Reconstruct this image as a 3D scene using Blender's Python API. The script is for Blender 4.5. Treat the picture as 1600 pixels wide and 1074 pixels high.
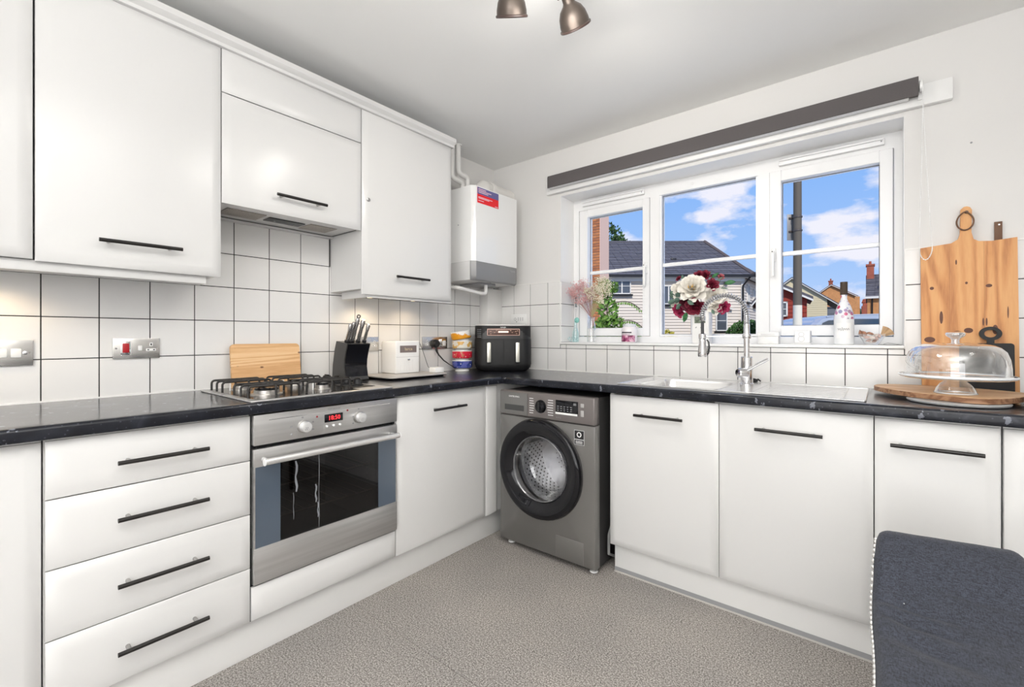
import bpy, bmesh, math, random
from mathutils import Vector, Matrix
random.seed(7)
pi = math.pi
for o in list(bpy.data.objects): bpy.data.objects.remove(o)
SC = bpy.context.scene
COL = SC.collection

# ------------------------------------------------------------------ camera
cam = bpy.data.cameras.new('camera'); camo = bpy.data.objects.new('camera', cam); COL.objects.link(camo)
camo.location = (2.2738, -2.5241, 1.139)
camo.rotation_euler = (pi / 2, 0, math.radians(38.756))
cam.sensor_width = 36; cam.lens = 15.853
cam.shift_x = -0.00736; cam.shift_y = -0.0070
cam.clip_start = .02; cam.clip_end = 500
SC.camera = camo

# ------------------------------------------------------------------ exposure
SC.view_settings.view_transform = 'Standard'; SC.view_settings.look = 'None'
SC.view_settings.exposure = 0.36; SC.view_settings.gamma = 1.0
SC.view_settings.use_curve_mapping = False

# ------------------------------------------------------------------ sky
W = bpy.data.worlds.new('sky'); SC.world = W; W.use_nodes = True
nt = W.node_tree; nt.nodes.clear()
def N(t, **k):
    n = nt.nodes.new(t)
    for a, b in k.items(): setattr(n, a, b)
    return n
def wire(a, b): nt.links.new(a, b)
out = N('ShaderNodeOutputWorld'); bg = N('ShaderNodeBackground'); wire(bg.outputs[0], out.inputs[0])
tc = N('ShaderNodeTexCoord'); sep = N('ShaderNodeSeparateXYZ'); wire(tc.outputs['Generated'], sep.inputs[0])
ramp = N('ShaderNodeValToRGB'); wire(sep.outputs['Z'], ramp.inputs[0])
cr = ramp.color_ramp
cr.elements[0].position = 0.0; cr.elements[0].color = (.50, .64, .90, 1)
cr.elements[1].position = 1.0; cr.elements[1].color = (.10, .25, .68, 1)
e = cr.elements.new(.12); e.color = (.36, .55, .90, 1)
e = cr.elements.new(.35); e.color = (.20, .42, .88, 1)
mp = N('ShaderNodeMapping'); wire(tc.outputs['Generated'], mp.inputs[0]); mp.inputs['Scale'].default_value = (1, 1, 2.1)
mp.inputs['Location'].default_value = (3.1, 1.7, .35)
no = N('ShaderNodeTexNoise'); wire(mp.outputs[0], no.inputs['Vector'])
no.inputs['Scale'].default_value = 6.5; no.inputs['Detail'].default_value = 7; no.inputs['Roughness'].default_value = .52
r2 = N('ShaderNodeValToRGB'); wire(no.outputs['Fac'], r2.inputs[0])
r2.color_ramp.elements[0].position = .53; r2.color_ramp.elements[0].color = (0, 0, 0, 1)
r2.color_ramp.elements[1].position = .62; r2.color_ramp.elements[1].color = (.9, .9, .9, 1)
mx = N('ShaderNodeMixRGB'); wire(r2.outputs[0], mx.inputs[0]); wire(ramp.outputs[0], mx.inputs[1])
mx.inputs[2].default_value = (.88, .86, .92, 1)
wire(mx.outputs[0], bg.inputs[0]); bg.inputs[1].default_value = .84

# ------------------------------------------------------------------ sun and added fill lamps
def light(name, typ, loc, energy, color=(1, 1, 1), rot=(0, 0, 0), label=None, cat='light', **k):
    l = bpy.data.lights.new(name, typ); l.energy = energy; l.color = color
    for a, b in k.items(): setattr(l, a, b)
    o = bpy.data.objects.new(name, l); o.location = loc; o.rotation_euler = rot; COL.objects.link(o)
    return o
sun = light('sun', 'SUN', (5, -8, 12), 2.5, (1, .95, .86), angle=.01)
sun.rotation_euler = Vector((-.42, .62, -.66)).to_track_quat('-Z', 'Y').to_euler()
# added fill light before the closed rear wall, and two added up-facing bounce fills
light('rear_fill', 'AREA', (2.2, -4.2, 1.15), 32, (.97, .98, 1), (pi / 2, 0, math.radians(14)), shape='RECTANGLE', size=2.6, size_y=1.9)
light('bounce_fill', 'AREA', (2.6, -2.5, 1.95), 26, (1, .99, .975), (pi, 0, 0), shape='RECTANGLE', size=1.1, size_y=1.1)
light('bounce_fill', 'AREA', (2.2, -3.4, 1.9), 30, (1, .99, .975), (pi, 0, 0), shape='RECTANGLE', size=1.1, size_y=1.1)
light('ceiling_fill', 'POINT', (1.50, -1.37, 2.10), 5, (1, .97, .93), shadow_soft_size=.13)  # added point fill to brighten the ceiling, no bulb modelled here

# ================================================================== materials
MATS = {}
def mat(name, col, rough=.5, metal=0, noise=None, bump=None, coat=0, emit=None, spec=None, alpha=None, aniso=None, trans=0, sheen=0):
    """noise=(scale, amount, detail) colour variation; bump=(scale, strength)"""
    if name in MATS: return MATS[name]
    m = bpy.data.materials.new(name); m.use_nodes = True
    t = m.node_tree; b = t.nodes['Principled BSDF']
    b.inputs['Base Color'].default_value = (*col, 1); b.inputs['Roughness'].default_value = rough
    b.inputs['Metallic'].default_value = metal
    if coat: b.inputs['Coat Weight'].default_value = coat; b.inputs['Coat Roughness'].default_value = .06
    if spec is not None: b.inputs['Specular IOR Level'].default_value = spec
    if trans: b.inputs['Transmission Weight'].default_value = trans
    if sheen: b.inputs['Sheen Weight'].default_value = sheen
    if emit: b.inputs['Emission Color'].default_value = (*emit[:3], 1); b.inputs['Emission Strength'].default_value = emit[3]
    tcn = t.nodes.new('ShaderNodeTexCoord')
    if noise:
        n = t.nodes.new('ShaderNodeTexNoise'); t.links.new(tcn.outputs['Object'], n.inputs['Vector'])
        n.inputs['Scale'].default_value = noise[0]; n.inputs['Detail'].default_value = noise[2] if len(noise) > 2 else 4
        r = t.nodes.new('ShaderNodeMapRange'); t.links.new(n.outputs['Fac'], r.inputs[0])
        r.inputs[1].default_value = .3; r.inputs[2].default_value = .7
        r.inputs[3].default_value = 1 - noise[1]; r.inputs[4].default_value = 1 + noise[1]
        v = t.nodes.new('ShaderNodeVectorMath'); v.operation = 'SCALE'; v.inputs[0].default_value = col
        t.links.new(r.outputs[0], v.inputs['Scale']); t.links.new(v.outputs[0], b.inputs['Base Color'])
    if bump:
        n = t.nodes.new('ShaderNodeTexNoise'); t.links.new(tcn.outputs['Object'], n.inputs['Vector'])
        n.inputs['Scale'].default_value = bump[0]; n.inputs['Detail'].default_value = 3
        bn = t.nodes.new('ShaderNodeBump'); bn.inputs['Strength'].default_value = bump[1]; bn.inputs['Distance'].default_value = bump[2] if len(bump) > 2 else .002
        t.links.new(n.outputs['Fac'], bn.inputs['Height']); t.links.new(bn.outputs[0], b.inputs['Normal'])
    MATS[name] = m; return m

def thin_glass(name, tint=(1, 1, 1), edge=(1, 1, 1), refl=.10, rough=.0, edgew=.5, pwr=2.5):
    if name in MATS: return MATS[name]
    m = bpy.data.materials.new(name); m.use_nodes = True; t = m.node_tree; t.nodes.clear()
    o = t.nodes.new('ShaderNodeOutputMaterial'); tr = t.nodes.new('ShaderNodeBsdfTransparent'); tr.inputs[0].default_value = (*tint, 1)
    gl = t.nodes.new('ShaderNodeBsdfGlossy'); gl.inputs[0].default_value = (*edge, 1); gl.inputs['Roughness'].default_value = rough
    lw = t.nodes.new('ShaderNodeLayerWeight'); lw.inputs[0].default_value = edgew
    mr = t.nodes.new('ShaderNodeMapRange'); mr.inputs[3].default_value = refl * .3; mr.inputs[4].default_value = 1
    pw = t.nodes.new('ShaderNodeMath'); pw.operation = 'POWER'; pw.inputs[1].default_value = pwr
    t.links.new(lw.outputs['Facing'], pw.inputs[0]); t.links.new(pw.outputs[0], mr.inputs[0])
    mix = t.nodes.new('ShaderNodeMixShader'); t.links.new(mr.outputs[0], mix.inputs[0])
    t.links.new(tr.outputs[0], mix.inputs[1]); t.links.new(gl.outputs[0], mix.inputs[2]); t.links.new(mix.outputs[0], o.inputs[0])
    MATS[name] = m; return m

def custom(name, build):
    if name in MATS: return MATS[name]
    m = bpy.data.materials.new(name); m.use_nodes = True; t = m.node_tree
    b = t.nodes['Principled BSDF']; tcn = t.nodes.new('ShaderNodeTexCoord')
    def nd(ty, ins=None, **k):
        n = t.nodes.new(ty)
        for a, v in k.items(): setattr(n, a, v)
        for a, v in (ins or {}).items():
            if hasattr(v, 'is_output') or isinstance(v, bpy.types.NodeSocket): t.links.new(v, n.inputs[a])
            else: n.inputs[a].default_value = v
        return n
    build(t, b, tcn, nd); MATS[name] = m; return m

def ramp_of(nd, src, *stops):
    r = nd('ShaderNodeValToRGB', {0: src}); c = r.color_ramp
    c.elements[0].position, c.elements[0].color = stops[0][0], (*stops[0][1], 1)
    c.elements[1].position, c.elements[1].color = stops[-1][0], (*stops[-1][1], 1)
    for p, col in stops[1:-1]:
        e = c.elements.new(p); e.color = (*col, 1)
    return r.outputs[0]

def b_worktop(t, b, tcn, nd):
    nn = nd('ShaderNodeTexNoise', {'Vector': tcn.outputs['Object'], 'Scale': 60.0, 'Detail': 3.0})
    dm = nd('ShaderNodeVectorMath', {0: nn.outputs['Color'], 1: (.028, .028, .028)}, operation='MULTIPLY')
    da = nd('ShaderNodeVectorMath', {0: dm.outputs[0], 1: tcn.outputs['Object']}, operation='ADD')
    m1 = nd('ShaderNodeMapping', {0: da.outputs[0], 'Rotation': (.7, .7, .6), 'Scale': (1, 1, .45)})
    v = nd('ShaderNodeTexVoronoi', {'Vector': m1.outputs[0], 'Scale': 26.0, 'Randomness': 1.0})
    n = nd('ShaderNodeTexNoise', {'Vector': tcn.outputs['Object'], 'Scale': 150.0, 'Detail': 4.0})
    ad = nd('ShaderNodeMath', {0: n.outputs['Fac'], 1: .22}, operation='MULTIPLY')
    su = nd('ShaderNodeMath', {0: v.outputs['Distance'], 1: ad.outputs[0]}, operation='ADD')
    fl = ramp_of(nd, su.outputs[0], (.245, (1, 1, 1)), (.28, (0, 0, 0)))
    n2 = nd('ShaderNodeTexNoise', {'Vector': tcn.outputs['Object'], 'Scale': 9.0, 'Detail': 6.0, 'Distortion': 1.5})
    base = ramp_of(nd, n2.outputs['Fac'], (.35, (.007, .0075, .011)), (.62, (.015, .017, .024)), (.75, (.038, .042, .055)))
    v2 = nd('ShaderNodeTexVoronoi', {'Vector': tcn.outputs['Object'], 'Scale': 75.0})
    sm = ramp_of(nd, v2.outputs['Distance'], (.10, (1, 1, 1)), (.2, (0, 0, 0)))
    mxa = nd('ShaderNodeMixRGB', {0: fl, 1: base, 2: (.15, .16, .19, 1)})
    f2 = nd('ShaderNodeMath', {0: sm, 1: .4}, operation='MULTIPLY')
    mxb = nd('ShaderNodeMixRGB', {0: f2.outputs[0], 1: mxa.outputs[0], 2: (.10, .11, .14, 1)})
    t.links.new(mxb.outputs[0], b.inputs['Base Color'])
    b.inputs['Roughness'].default_value = .30; b.inputs['Specular IOR Level'].default_value = .12; b.inputs['Coat Weight'].default_value = .8; b.inputs['Coat Roughness'].default_value = .16; b.inputs['Coat IOR'].default_value = 1.33
def b_floor(t, b, tcn, nd):
    n = nd('ShaderNodeTexNoise', {'Vector': tcn.outputs['Object'], 'Scale': 190.0, 'Detail': 4.0, 'Roughness': .8})
    n2 = nd('ShaderNodeTexNoise', {'Vector': tcn.outputs['Object'], 'Scale': 2.2, 'Detail': 3.0})
    a = ramp_of(nd, n.outputs['Fac'], (.40, (.10, .087, .078)), (.5, (.27, .25, .232)), (.60, (.58, .55, .52)))
    l = ramp_of(nd, n2.outputs['Fac'], (.3, (.88, .88, .89)), (.7, (1.12, 1.1, 1.08)))
    m = nd('ShaderNodeMixRGB', {0: 1.0, 1: a, 2: l}, blend_type='MULTIPLY')
    v = nd('ShaderNodeTexVoronoi', {'Vector': tcn.outputs['Object'], 'Scale': 24.0})
    s = ramp_of(nd, v.outputs['Distance'], (.045, (1, 1, 1)), (.075, (0, 0, 0)))
    m2 = nd('ShaderNodeMixRGB', {0: s, 1: m.outputs[0], 2: (.05, .045, .04, 1)})
    t.links.new(m2.outputs[0], b.inputs['Base Color']); b.inputs['Roughness'].default_value = .55
    bp = nd('ShaderNodeBump', {'Height': n.outputs['Fac'], 'Strength': .25, 'Distance': .001}); t.links.new(bp.outputs[0], b.inputs['Normal'])
def wood(c1, c2, c3, axis='Z', scale=9.0, knots=True, rough=.55, stretch=.07):
    def f(t, b, tcn, nd):
        sc = {'X': (stretch, 1, 1), 'Y': (1, stretch, 1), 'Z': (1, 1, stretch)}[axis]
        m = nd('ShaderNodeMapping', {0: tcn.outputs['Object'], 'Scale': sc})
        n = nd('ShaderNodeTexNoise', {'Vector': m.outputs[0], 'Scale': scale, 'Detail': 2.0, 'Distortion': .6})
        k = nd('ShaderNodeMath', {0: n.outputs['Fac'], 1: 42.0}, operation='MULTIPLY')
        s = nd('ShaderNodeMath', {0: k.outputs[0]}, operation='SINE')
        s2 = nd('ShaderNodeMapRange', {0: s.outputs[0], 1: -1.0, 2: 1.0})
        n2 = nd('ShaderNodeTexNoise', {'Vector': m.outputs[0], 'Scale': scale * 22, 'Detail': 3.0})
        ad = nd('ShaderNodeMath', {0: s2.outputs[0], 1: .55}, operation='MULTIPLY')
        a2 = nd('ShaderNodeMath', {0: n2.outputs['Fac'], 1: .45}, operation='MULTIPLY')
        sm = nd('ShaderNodeMath', {0: ad.outputs[0], 1: a2.outputs[0]}, operation='ADD')
        c = ramp_of(nd, sm.outputs[0], (.15, c3), (.45, c2), (.8, c1))
        if knots:
            mk = nd('ShaderNodeMapping', {0: tcn.outputs['Object'], 'Scale': {'X': (.55, 1, 1), 'Y': (1, .55, 1), 'Z': (1, 1, .75)}[axis]})
            v = nd('ShaderNodeTexVoronoi', {'Vector': mk.outputs[0], 'Scale': knots if knots is not True else 9.0})
            kk = ramp_of(nd, v.outputs['Distance'], (.07, (1, 1, 1)), (.15, (0, 0, 0)))
            mm = nd('ShaderNodeMixRGB', {0: kk, 1: c, 2: (c3[0] * .28, c3[1] * .22, c3[2] * .2, 1)}); c = mm.outputs[0]
        t.links.new(c, b.inputs['Base Color']); b.inputs['Roughness'].default_value = rough
    return f
def b_steel(ax):
    def f(t, b, tcn, nd):
        m = nd('ShaderNodeMapping', {0: tcn.outputs['Object'], 'Scale': ax})
        n = nd('ShaderNodeTexNoise', {'Vector': m.outputs[0], 'Scale': 60.0, 'Detail': 3.0})
        c = ramp_of(nd, n.outputs['Fac'], (.3, (.50, .495, .49)), (.7, (.62, .615, .61)))
        t.links.new(c, b.inputs['Base Color']); b.inputs['Metallic'].default_value = .85; b.inputs['Roughness'].default_value = .34
    return f
def b_fabric(t, b, tcn, nd):
    m = nd('ShaderNodeMapping', {0: tcn.outputs['Object'], 'Scale': (1, .25, 1)})
    n = nd('ShaderNodeTexNoise', {'Vector': m.outputs[0], 'Scale': 420.0, 'Detail': 2.0})
    m2 = nd('ShaderNodeMapping', {0: tcn.outputs['Object'], 'Scale': (.2, 1, 1)})
    n2 = nd('ShaderNodeTexNoise', {'Vector': m2.outputs[0], 'Scale': 420.0, 'Detail': 2.0})
    a = nd('ShaderNodeMath', {0: n.outputs['Fac'], 1: n2.outputs['Fac']}, operation='ADD')
    h = nd('ShaderNodeMath', {0: a.outputs[0], 1: .5}, operation='MULTIPLY')
    c = ramp_of(nd, h.outputs[0], (.38, (.013, .015, .022)), (.62, (.050, .056, .078)))
    v = nd('ShaderNodeTexVoronoi', {'Vector': tcn.outputs['Object'], 'Scale': 13.0})
    s = ramp_of(nd, v.outputs['Distance'], (.012, (1, 1, 1)), (.022, (0, 0, 0)))
    mm = nd('ShaderNodeMixRGB', {0: s, 1: c, 2: (.5, .5, .5, 1)})
    t.links.new(mm.outputs[0], b.inputs['Base Color']); b.inputs['Roughness'].default_value = .85; b.inputs['Sheen Weight'].default_value = .08
    bp = nd('ShaderNodeBump', {'Height': h.outputs[0], 'Strength': .35, 'Distance': .001}); t.links.new(bp.outputs[0], b.inputs['Normal'])

M_wall = mat('wall_paint', (.745, .735, .72), .9, bump=(60, .05))
M_ceil = mat('ceiling_paint', (.90, .90, .885), .95)
M_cab = mat('cabinet_white', (.685, .68, .67), .25, spec=.5)
M_carc = mat('carcass_white', (.78, .775, .76), .45)
M_tile = mat('glazed_tile', (.80, .79, .775), .08, bump=(9, .35, .006))
M_grout = mat('dark_grout', (.022, .022, .022), .9)
M_seal = mat('white_sealant', (.85, .84, .82), .5)
M_upvc = mat('white_upvc', (.90, .90, .90), .3)
M_gask = mat('grey_gasket', (.20, .20, .21), .6)
M_sill = mat('white_sill', (.90, .895, .885), .35)
M_handle = mat('black_handle', (.012, .010, .009), .32, spec=.4)
M_chrome = mat('chrome', (.80, .80, .81), .08, 1)
M_post = mat('nickel_post', (.45, .44, .43), .3, 1)
M_black = mat('black_plastic', (.012, .012, .013), .35)
M_blackm = mat('black_matt', (.010, .010, .011), .5, spec=.35)
M_iron = mat('cast_iron', (.018, .016, .015), .5)
M_gloss = mat('black_gloss', (.007, .007, .009), .06, spec=.4)
M_glassblk = mat('black_glass', (.012, .013, .016), .06)
M_work = custom('speckled_worktop', b_worktop)
M_floor = custom('speckled_vinyl', b_floor)
M_steel = custom('brushed_steel', b_steel((1, .03, 1)))
def b_sink(t, b, tcn, nd):
    b_steel((.03, 1, 1))(t, b, tcn, nd); b.inputs['Roughness'].default_value = .27; b.inputs['Metallic'].default_value = .9
    for n in t.nodes:
        if n.type == 'VALTORGB':
            for e in n.color_ramp.elements: e.color = (.84, .835, .83, 1)
M_steelx = custom('brushed_steel_sink', b_sink)
M_white = mat('white_plastic', (.86, .86, .85), .3)
M_cer = mat('white_ceramic', (.88, .87, .85), .12)
M_grey = mat('grey_plastic', (.30, .30, .31), .4)
M_blind = mat('charcoal_blind', (.105, .095, .095), .9, noise=(500, .25))
M_dark = mat('dark_void', (.006, .006, .006), .9)
M_wmbody = mat('graphite_metal', (.225, .218, .210), .32, .6, noise=(3, .08))
M_wmpan = mat('graphite_panel', (.19, .17, .165), .28, .35)
M_wmside = mat('graphite_side', (.045, .043, .043), .5, .2)
M_fab = custom('navy_fabric', b_fabric)
M_pine = custom('knotty_pine', wood((.72, .38, .155), (.64, .30, .11), (.47, .19, .065), 'Z', 8.0, 8.5, stretch=.10))
M_pine2 = custom('knotty_pine_warm', wood((.70, .34, .13), (.60, .27, .10), (.42, .16, .06), 'Z', 9.0, 7.0))
M_bam = custom('bamboo', wood((.85, .58, .32), (.80, .50, .25), (.66, .36, .16), 'Y', 12.0, 26.0))
M_oak = custom('pale_oak', wood((.74, .50, .31), (.66, .42, .24), (.50, .28, .14), 'X', 10.0, False))
M_oakedge = custom('bark_edge', wood((.40, .22, .12), (.30, .15, .08), (.20, .09, .04), 'X', 20.0, False))
M_leather = mat('brown_leather', (.16, .085, .05), .7)
M_pane = thin_glass('window_pane', refl=.0, edgew=.25, pwr=6)
M_clear = thin_glass('clear_glass', (.985, .99, .99), refl=.5, edgew=.6, pwr=1.8)
M_rim = mat('glass_rim', (.88, .90, .92), .05, spec=1)

# ================================================================== geometry helpers
def fL(s, d, z): return Vector((d, s, z))          # left wall: along, out, up
def fB(s, d, z): return Vector((s, -d, z))         # window wall
def fW(x, y, z): return Vector((x, y, z))
YA = math.radians(38.756)
def fX(a, d, z):                                   # street axis system, turned with the street
    return Vector((2.2738 - math.sin(YA) * d + math.cos(YA) * a, -2.5241 + math.cos(YA) * d + math.sin(YA) * a, z))
def frot(cx, cy, ang, cz=0):
    c, s = math.cos(ang), math.sin(ang)
    return lambda a, b, z: Vector((cx + c * a - s * b, cy + s * a + c * b, cz + z))

class MB:
    def __init__(self, T=fW): self.bm = bmesh.new(); self.T = T
    def _add(self, vs, fs):
        bv = [self.bm.verts.new(self.T(*v)) for v in vs]
        for f in fs:
            try: self.bm.faces.new([bv[i] for i in f])
            except ValueError: pass
        return self
    def box(self, a0, a1, b0, b1, c0, c1, bev=0, seg=2):
        vs = [(a, b, c) for a in (a0, a1) for b in (b0, b1) for c in (c0, c1)]
        fs = [(0, 1, 3, 2), (4, 6, 7, 5), (0, 4, 5, 1), (2, 3, 7, 6), (0, 2, 6, 4), (1, 5, 7, 3)]
        if not bev: return self._add(vs, fs)
        t = bmesh.new(); bv = [t.verts.new(v) for v in vs]
        for f in fs: t.faces.new([bv[i] for i in f])
        bmesh.ops.bevel(t, geom=t.edges[:], offset=bev, segments=seg, profile=.5, affect='EDGES')
        t.verts.ensure_lookup_table()
        self._add([tuple(v.co) for v in t.verts], [[v.index for v in f.verts] for f in t.faces] if not t.verts.index_update() else 0)
        t.free(); return self
    def prism(self, poly, off):
        n = len(poly); off = Vector(off)
        vs = [tuple(p) for p in poly] + [tuple(Vector(p) + off) for p in poly]
        fs = [list(range(n)), list(range(n, 2 * n))] + [(i, (i + 1) % n, n + (i + 1) % n, n + i) for i in range(n)]
        return self._add(vs, fs)
    def loft(self, rings, closed=True, cap0=False, cap1=False):
        n = len(rings[0]); vs = [tuple(p) for r in rings for p in r]; fs = []
        for k in range(len(rings) - 1):
            for i in range(n if closed else n - 1):
                j = (i + 1) % n
                fs.append((k * n + i, k * n + j, (k + 1) * n + j, (k + 1) * n + i))
        if cap0: fs.append(list(range(n)))
        if cap1: fs.append([(len(rings) - 1) * n + i for i in range(n)])
        return self._add(vs, fs)
    def lathe(self, prof, o=(0, 0, 0), axis=(0, 0, 1), n=28, cap=True, a0=0, a1=2 * pi):
        ax = Vector(axis).normalized(); u = ax.orthogonal().normalized(); v = ax.cross(u); o = Vector(o)
        rings = []
        for r, h in prof:
            r = max(r, 1e-5)
            rings.append([o + ax * h + (u * math.cos(2 * pi * i / n) + v * math.sin(2 * pi * i / n)) * r for i in range(n)])
        return self.loft(rings, True, cap, cap)
    def cyl(self, p, q, r, r2=None, n=16):
        p, q = Vector(p), Vector(q); h = (q - p).length
        return self.lathe([(r, 0), (r if r2 is None else r2, h)], p, q - p, n)
    def tube(self, path, r, n=8, cap=True):
        pts = [Vector(p) for p in path]; m = len(pts); rings = []
        d = (pts[1] - pts[0]).normalized(); u = d.orthogonal().normalized()
        for i, p in enumerate(pts):
            d = (pts[min(i + 1, m - 1)] - pts[max(i - 1, 0)])
            if d.length < 1e-9: d = Vector((0, 0, 1))
            d.normalize(); u = (u - d * u.dot(d))
            u = u.normalized() if u.length > 1e-6 else d.orthogonal().normalized()
            v = d.cross(u); rr = r[i] if isinstance(r, (list, tuple)) else r
            rings.append([p + (u * math.cos(2 * pi * k / n) + v * math.sin(2 * pi * k / n)) * rr for k in range(n)])
        return self.loft(rings, True, cap, cap)
    def ball(self, c, r, s=(1, 1, 1), n=14, m=8):
        c = Vector(c); rings = []
        for k in range(m + 1):
            a = -pi / 2 + pi * k / m; rr = max(math.cos(a), 1e-4) * r; h = math.sin(a) * r
            rings.append([c + Vector((math.cos(2 * pi * i / n) * rr * s[0], math.sin(2 * pi * i / n) * rr * s[1], h * s[2])) for i in range(n)])
        return self.loft(rings, True, True, True)
    def panel(self, s0, s1, z0, z1, d0, d1, inset=.030, drop=.009, e=.002):
        def R(i, d): return [(s0 + i, d, z0 + i), (s1 - i, d, z0 + i), (s1 - i, d, z1 - i), (s0 + i, d, z1 - i)]
        return self.loft([R(0, d0), R(0, d1 - drop - e), R(e, d1 - drop), R(inset, d1 - .0007), R(inset + .003, d1)], True, True, True)
    def quads(self, f, nu, nv):
        vs = [tuple(f(i / nu, j / nv)) for i in range(nu + 1) for j in range(nv + 1)]
        fs = [(i * (nv + 1) + j, (i + 1) * (nv + 1) + j, (i + 1) * (nv + 1) + j + 1, i * (nv + 1) + j + 1) for i in range(nu) for j in range(nv)]
        return self._add(vs, fs)
    def mesh(self, name, m, loc=(0, 0, 0), ang=35, recalc=True):
        if recalc: bmesh.ops.recalc_face_normals(self.bm, faces=self.bm.faces[:])
        bmesh.ops.translate(self.bm, verts=self.bm.verts[:], vec=-Vector(loc))
        me = bpy.data.meshes.new(name); self.bm.to_mesh(me); self.bm.free()
        for mm in (m if isinstance(m, (list, tuple)) else [m]): me.materials.append(mm)
        me.shade_smooth(); me.set_sharp_from_angle(angle=math.radians(ang))
        return me
    def build(self, name, m, parent=None, loc=None, label=None, ang=35):
        wl = world_loc(parent) if parent is not None else Vector((0, 0, 0))
        if loc is None: loc = wl
        me = self.mesh(name, m, loc, ang); o = bpy.data.objects.new(name, me); COL.objects.link(o)
        if parent is not None: o.parent = parent
        o.location = Vector(loc) - wl
        if label: o['label'] = label
        return o
def world_loc(o):
    l = Vector((0, 0, 0))
    while o is not None: l += Vector(o.location); o = o.parent
    return l
def thing(name, label, cat, loc=(0, 0, 0), group=None):
    o = bpy.data.objects.new(name, None); COL.objects.link(o); o.location = loc; o.empty_display_size = .05
    o['label'] = label; o['category'] = cat
    if group: o['group'] = group
    return o
def tag(o, label, cat, group=None):
    o['label'] = label; o['category'] = cat
    if group: o['group'] = group
    return o
def struct(o): o['kind'] = 'structure'; return o
def stuff(o): o['kind'] = 'stuff'; return o
def copy_tree(o, parent=None):
    c = o.copy(); COL.objects.link(c)
    if parent is not None: c.parent = parent
    for ch in list(o.children): copy_tree(ch, c)
    return c
def inst(src, name, parent, off, label=None):
    o = bpy.data.objects.new(name, src); COL.objects.link(o); o.parent = parent; o.location = off
    if label: o['label'] = label
    return o
def text(name, s, size, org, xd, yd, m, parent, depth=.0006, align='CENTER', width=None):
    cu = bpy.data.curves.new(name, 'FONT'); cu.body = s; cu.size = size; cu.extrude = depth; cu.align_x = align; cu.align_y = 'CENTER'
    cu.resolution_u = 3
    tmp = bpy.data.objects.new('tmp', cu); COL.objects.link(tmp); bpy.context.view_layer.update()
    me = bpy.data.meshes.new_from_object(tmp); bpy.data.objects.remove(tmp); bpy.data.curves.remove(cu)
    xd = Vector(xd).normalized(); yd = Vector(yd).normalized(); zd = xd.cross(yd)
    xs = [v.co.x for v in me.vertices]; k = 1
    if width and xs: k = width / (max(xs) - min(xs))
    wl = world_loc(parent)
    for v in me.vertices: v.co = xd * v.co.x * k + yd * v.co.y + zd * v.co.z
    me.materials.clear(); me.materials.append(m); me.name = name
    o = bpy.data.objects.new(name, me); COL.objects.link(o); o.parent = parent; o.location = Vector(org) - wl
    return o

# ================================================================== room shell
XR, YF = 3.4, -4.4
struct(MB().box(0, XR, -1.467, 0, -.06, 0).build('floor', M_floor))
struct(MB().box(0, XR, YF, -1.4685, -.06, 0).build('floor', M_floor))
struct(MB().box(-.3, XR + .3, YF - .3, .3, -.14, -.0601).build('trim_1', M_dark))
struct(MB().box(-.3, XR + .3, YF - .3, .3, 2.389, 2.55).build('ceiling', M_ceil))
WL = struct(MB().box(-.3, -.006, YF - .3, .3, 0, 2.389).build('wall_left', M_wall))
WX0, WX1, WZ0, WZ1 = .597, 2.350, 1.085, 2.080
wb = MB()
for a in ((-.006, WX0, .006, .3, 0, 2.389), (WX1, XR, .006, .3, 0, 2.389), (WX0, WX1, .006, .3, 0, WZ0), (WX0, WX1, .006, .3, WZ1, 2.389)): wb.box(*a)
WB = struct(wb.build('wall_back', M_wall))
struct(MB().box(XR, XR + .3, YF - .3, .3, 0, 2.389).build('wall_right', M_wall))
struct(MB().box(0, XR, YF - .3, YF, 0, 2.389).build('wall_rear', M_wall))
# grout beds
MB().box(-.006, -.0022, -4.3, .006, .9, 1.372).box(-.006, -.0022, -1.885, -1.291, 1.372, 1.656).box(-.006, -.0022, -.70, .006, 1.372, 1.505).build('grout', M_grout, WL)
g = MB(); g.box(0, WX0, .0022, .006, .9, 1.505); g.box(WX0, WX1, .0022, .006, .9, WZ0); g.box(WX1, XR, .0022, .006, .9, 1.505)
g.box(WX0 - .0001, WX0 + .0012, .006, .168, WZ0 + .015, 1.505)
g.build('grout', M_grout, WB)
TP = .1497; GAP = .0034
TM = {}
def tile(wall, frame, s0, s1, z0, z1):
    s0 += GAP / 2; s1 -= GAP / 2; z0 += GAP / 2; z1 -= GAP / 2
    if s1 - s0 < .004 or z1 - z0 < .004: return
    key = (frame.__name__, round(s1 - s0, 4), round(z1 - z0, 4))
    if key not in TM:
        w, h = s1 - s0, z1 - z0; T = frame
        TM[key] = MB(lambda a, b, c, T=T: T(a, b, c) - T(0, 0, 0)).loft([[(0, -.005, 0), (w, -.005, 0), (w, -.005, h), (0, -.005, h)],
                              [(0, -.0007, 0), (w, -.0007, 0), (w, -.0007, h), (0, -.0007, h)],
                              [(.0009, 0, .0009), (w - .0009, 0, .0009), (w - .0009, 0, h - .0009), (.0009, 0, h - .0009)]], True, True, True).mesh('tile', M_tile)
    inst(TM[key], 'tile', wall, frame(s0, 0, z0))
ZR = [.909, 1.0585, 1.208, 1.3575, 1.507, 1.656]
ys = [-.248 - TP * k for k in range(0, 22)]
cols = sorted([0] + [-.0985] + ys)
for i in range(len(cols) - 1):
    a, b = cols[i], cols[i + 1]; mid = (a + b) / 2
    for k in range(5):
        if k == 4 and not (-1.88 < mid < -1.28): continue
        top = ZR[k + 1]
        a2, b2 = a, b
        if k == 4: a2, b2 = max(a, -1.8865), min(b, -1.2875)
        if k == 3 and mid < -1.89: top = 1.372
        tile(WL, fL, a2, b2, ZR[k], top)
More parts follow.
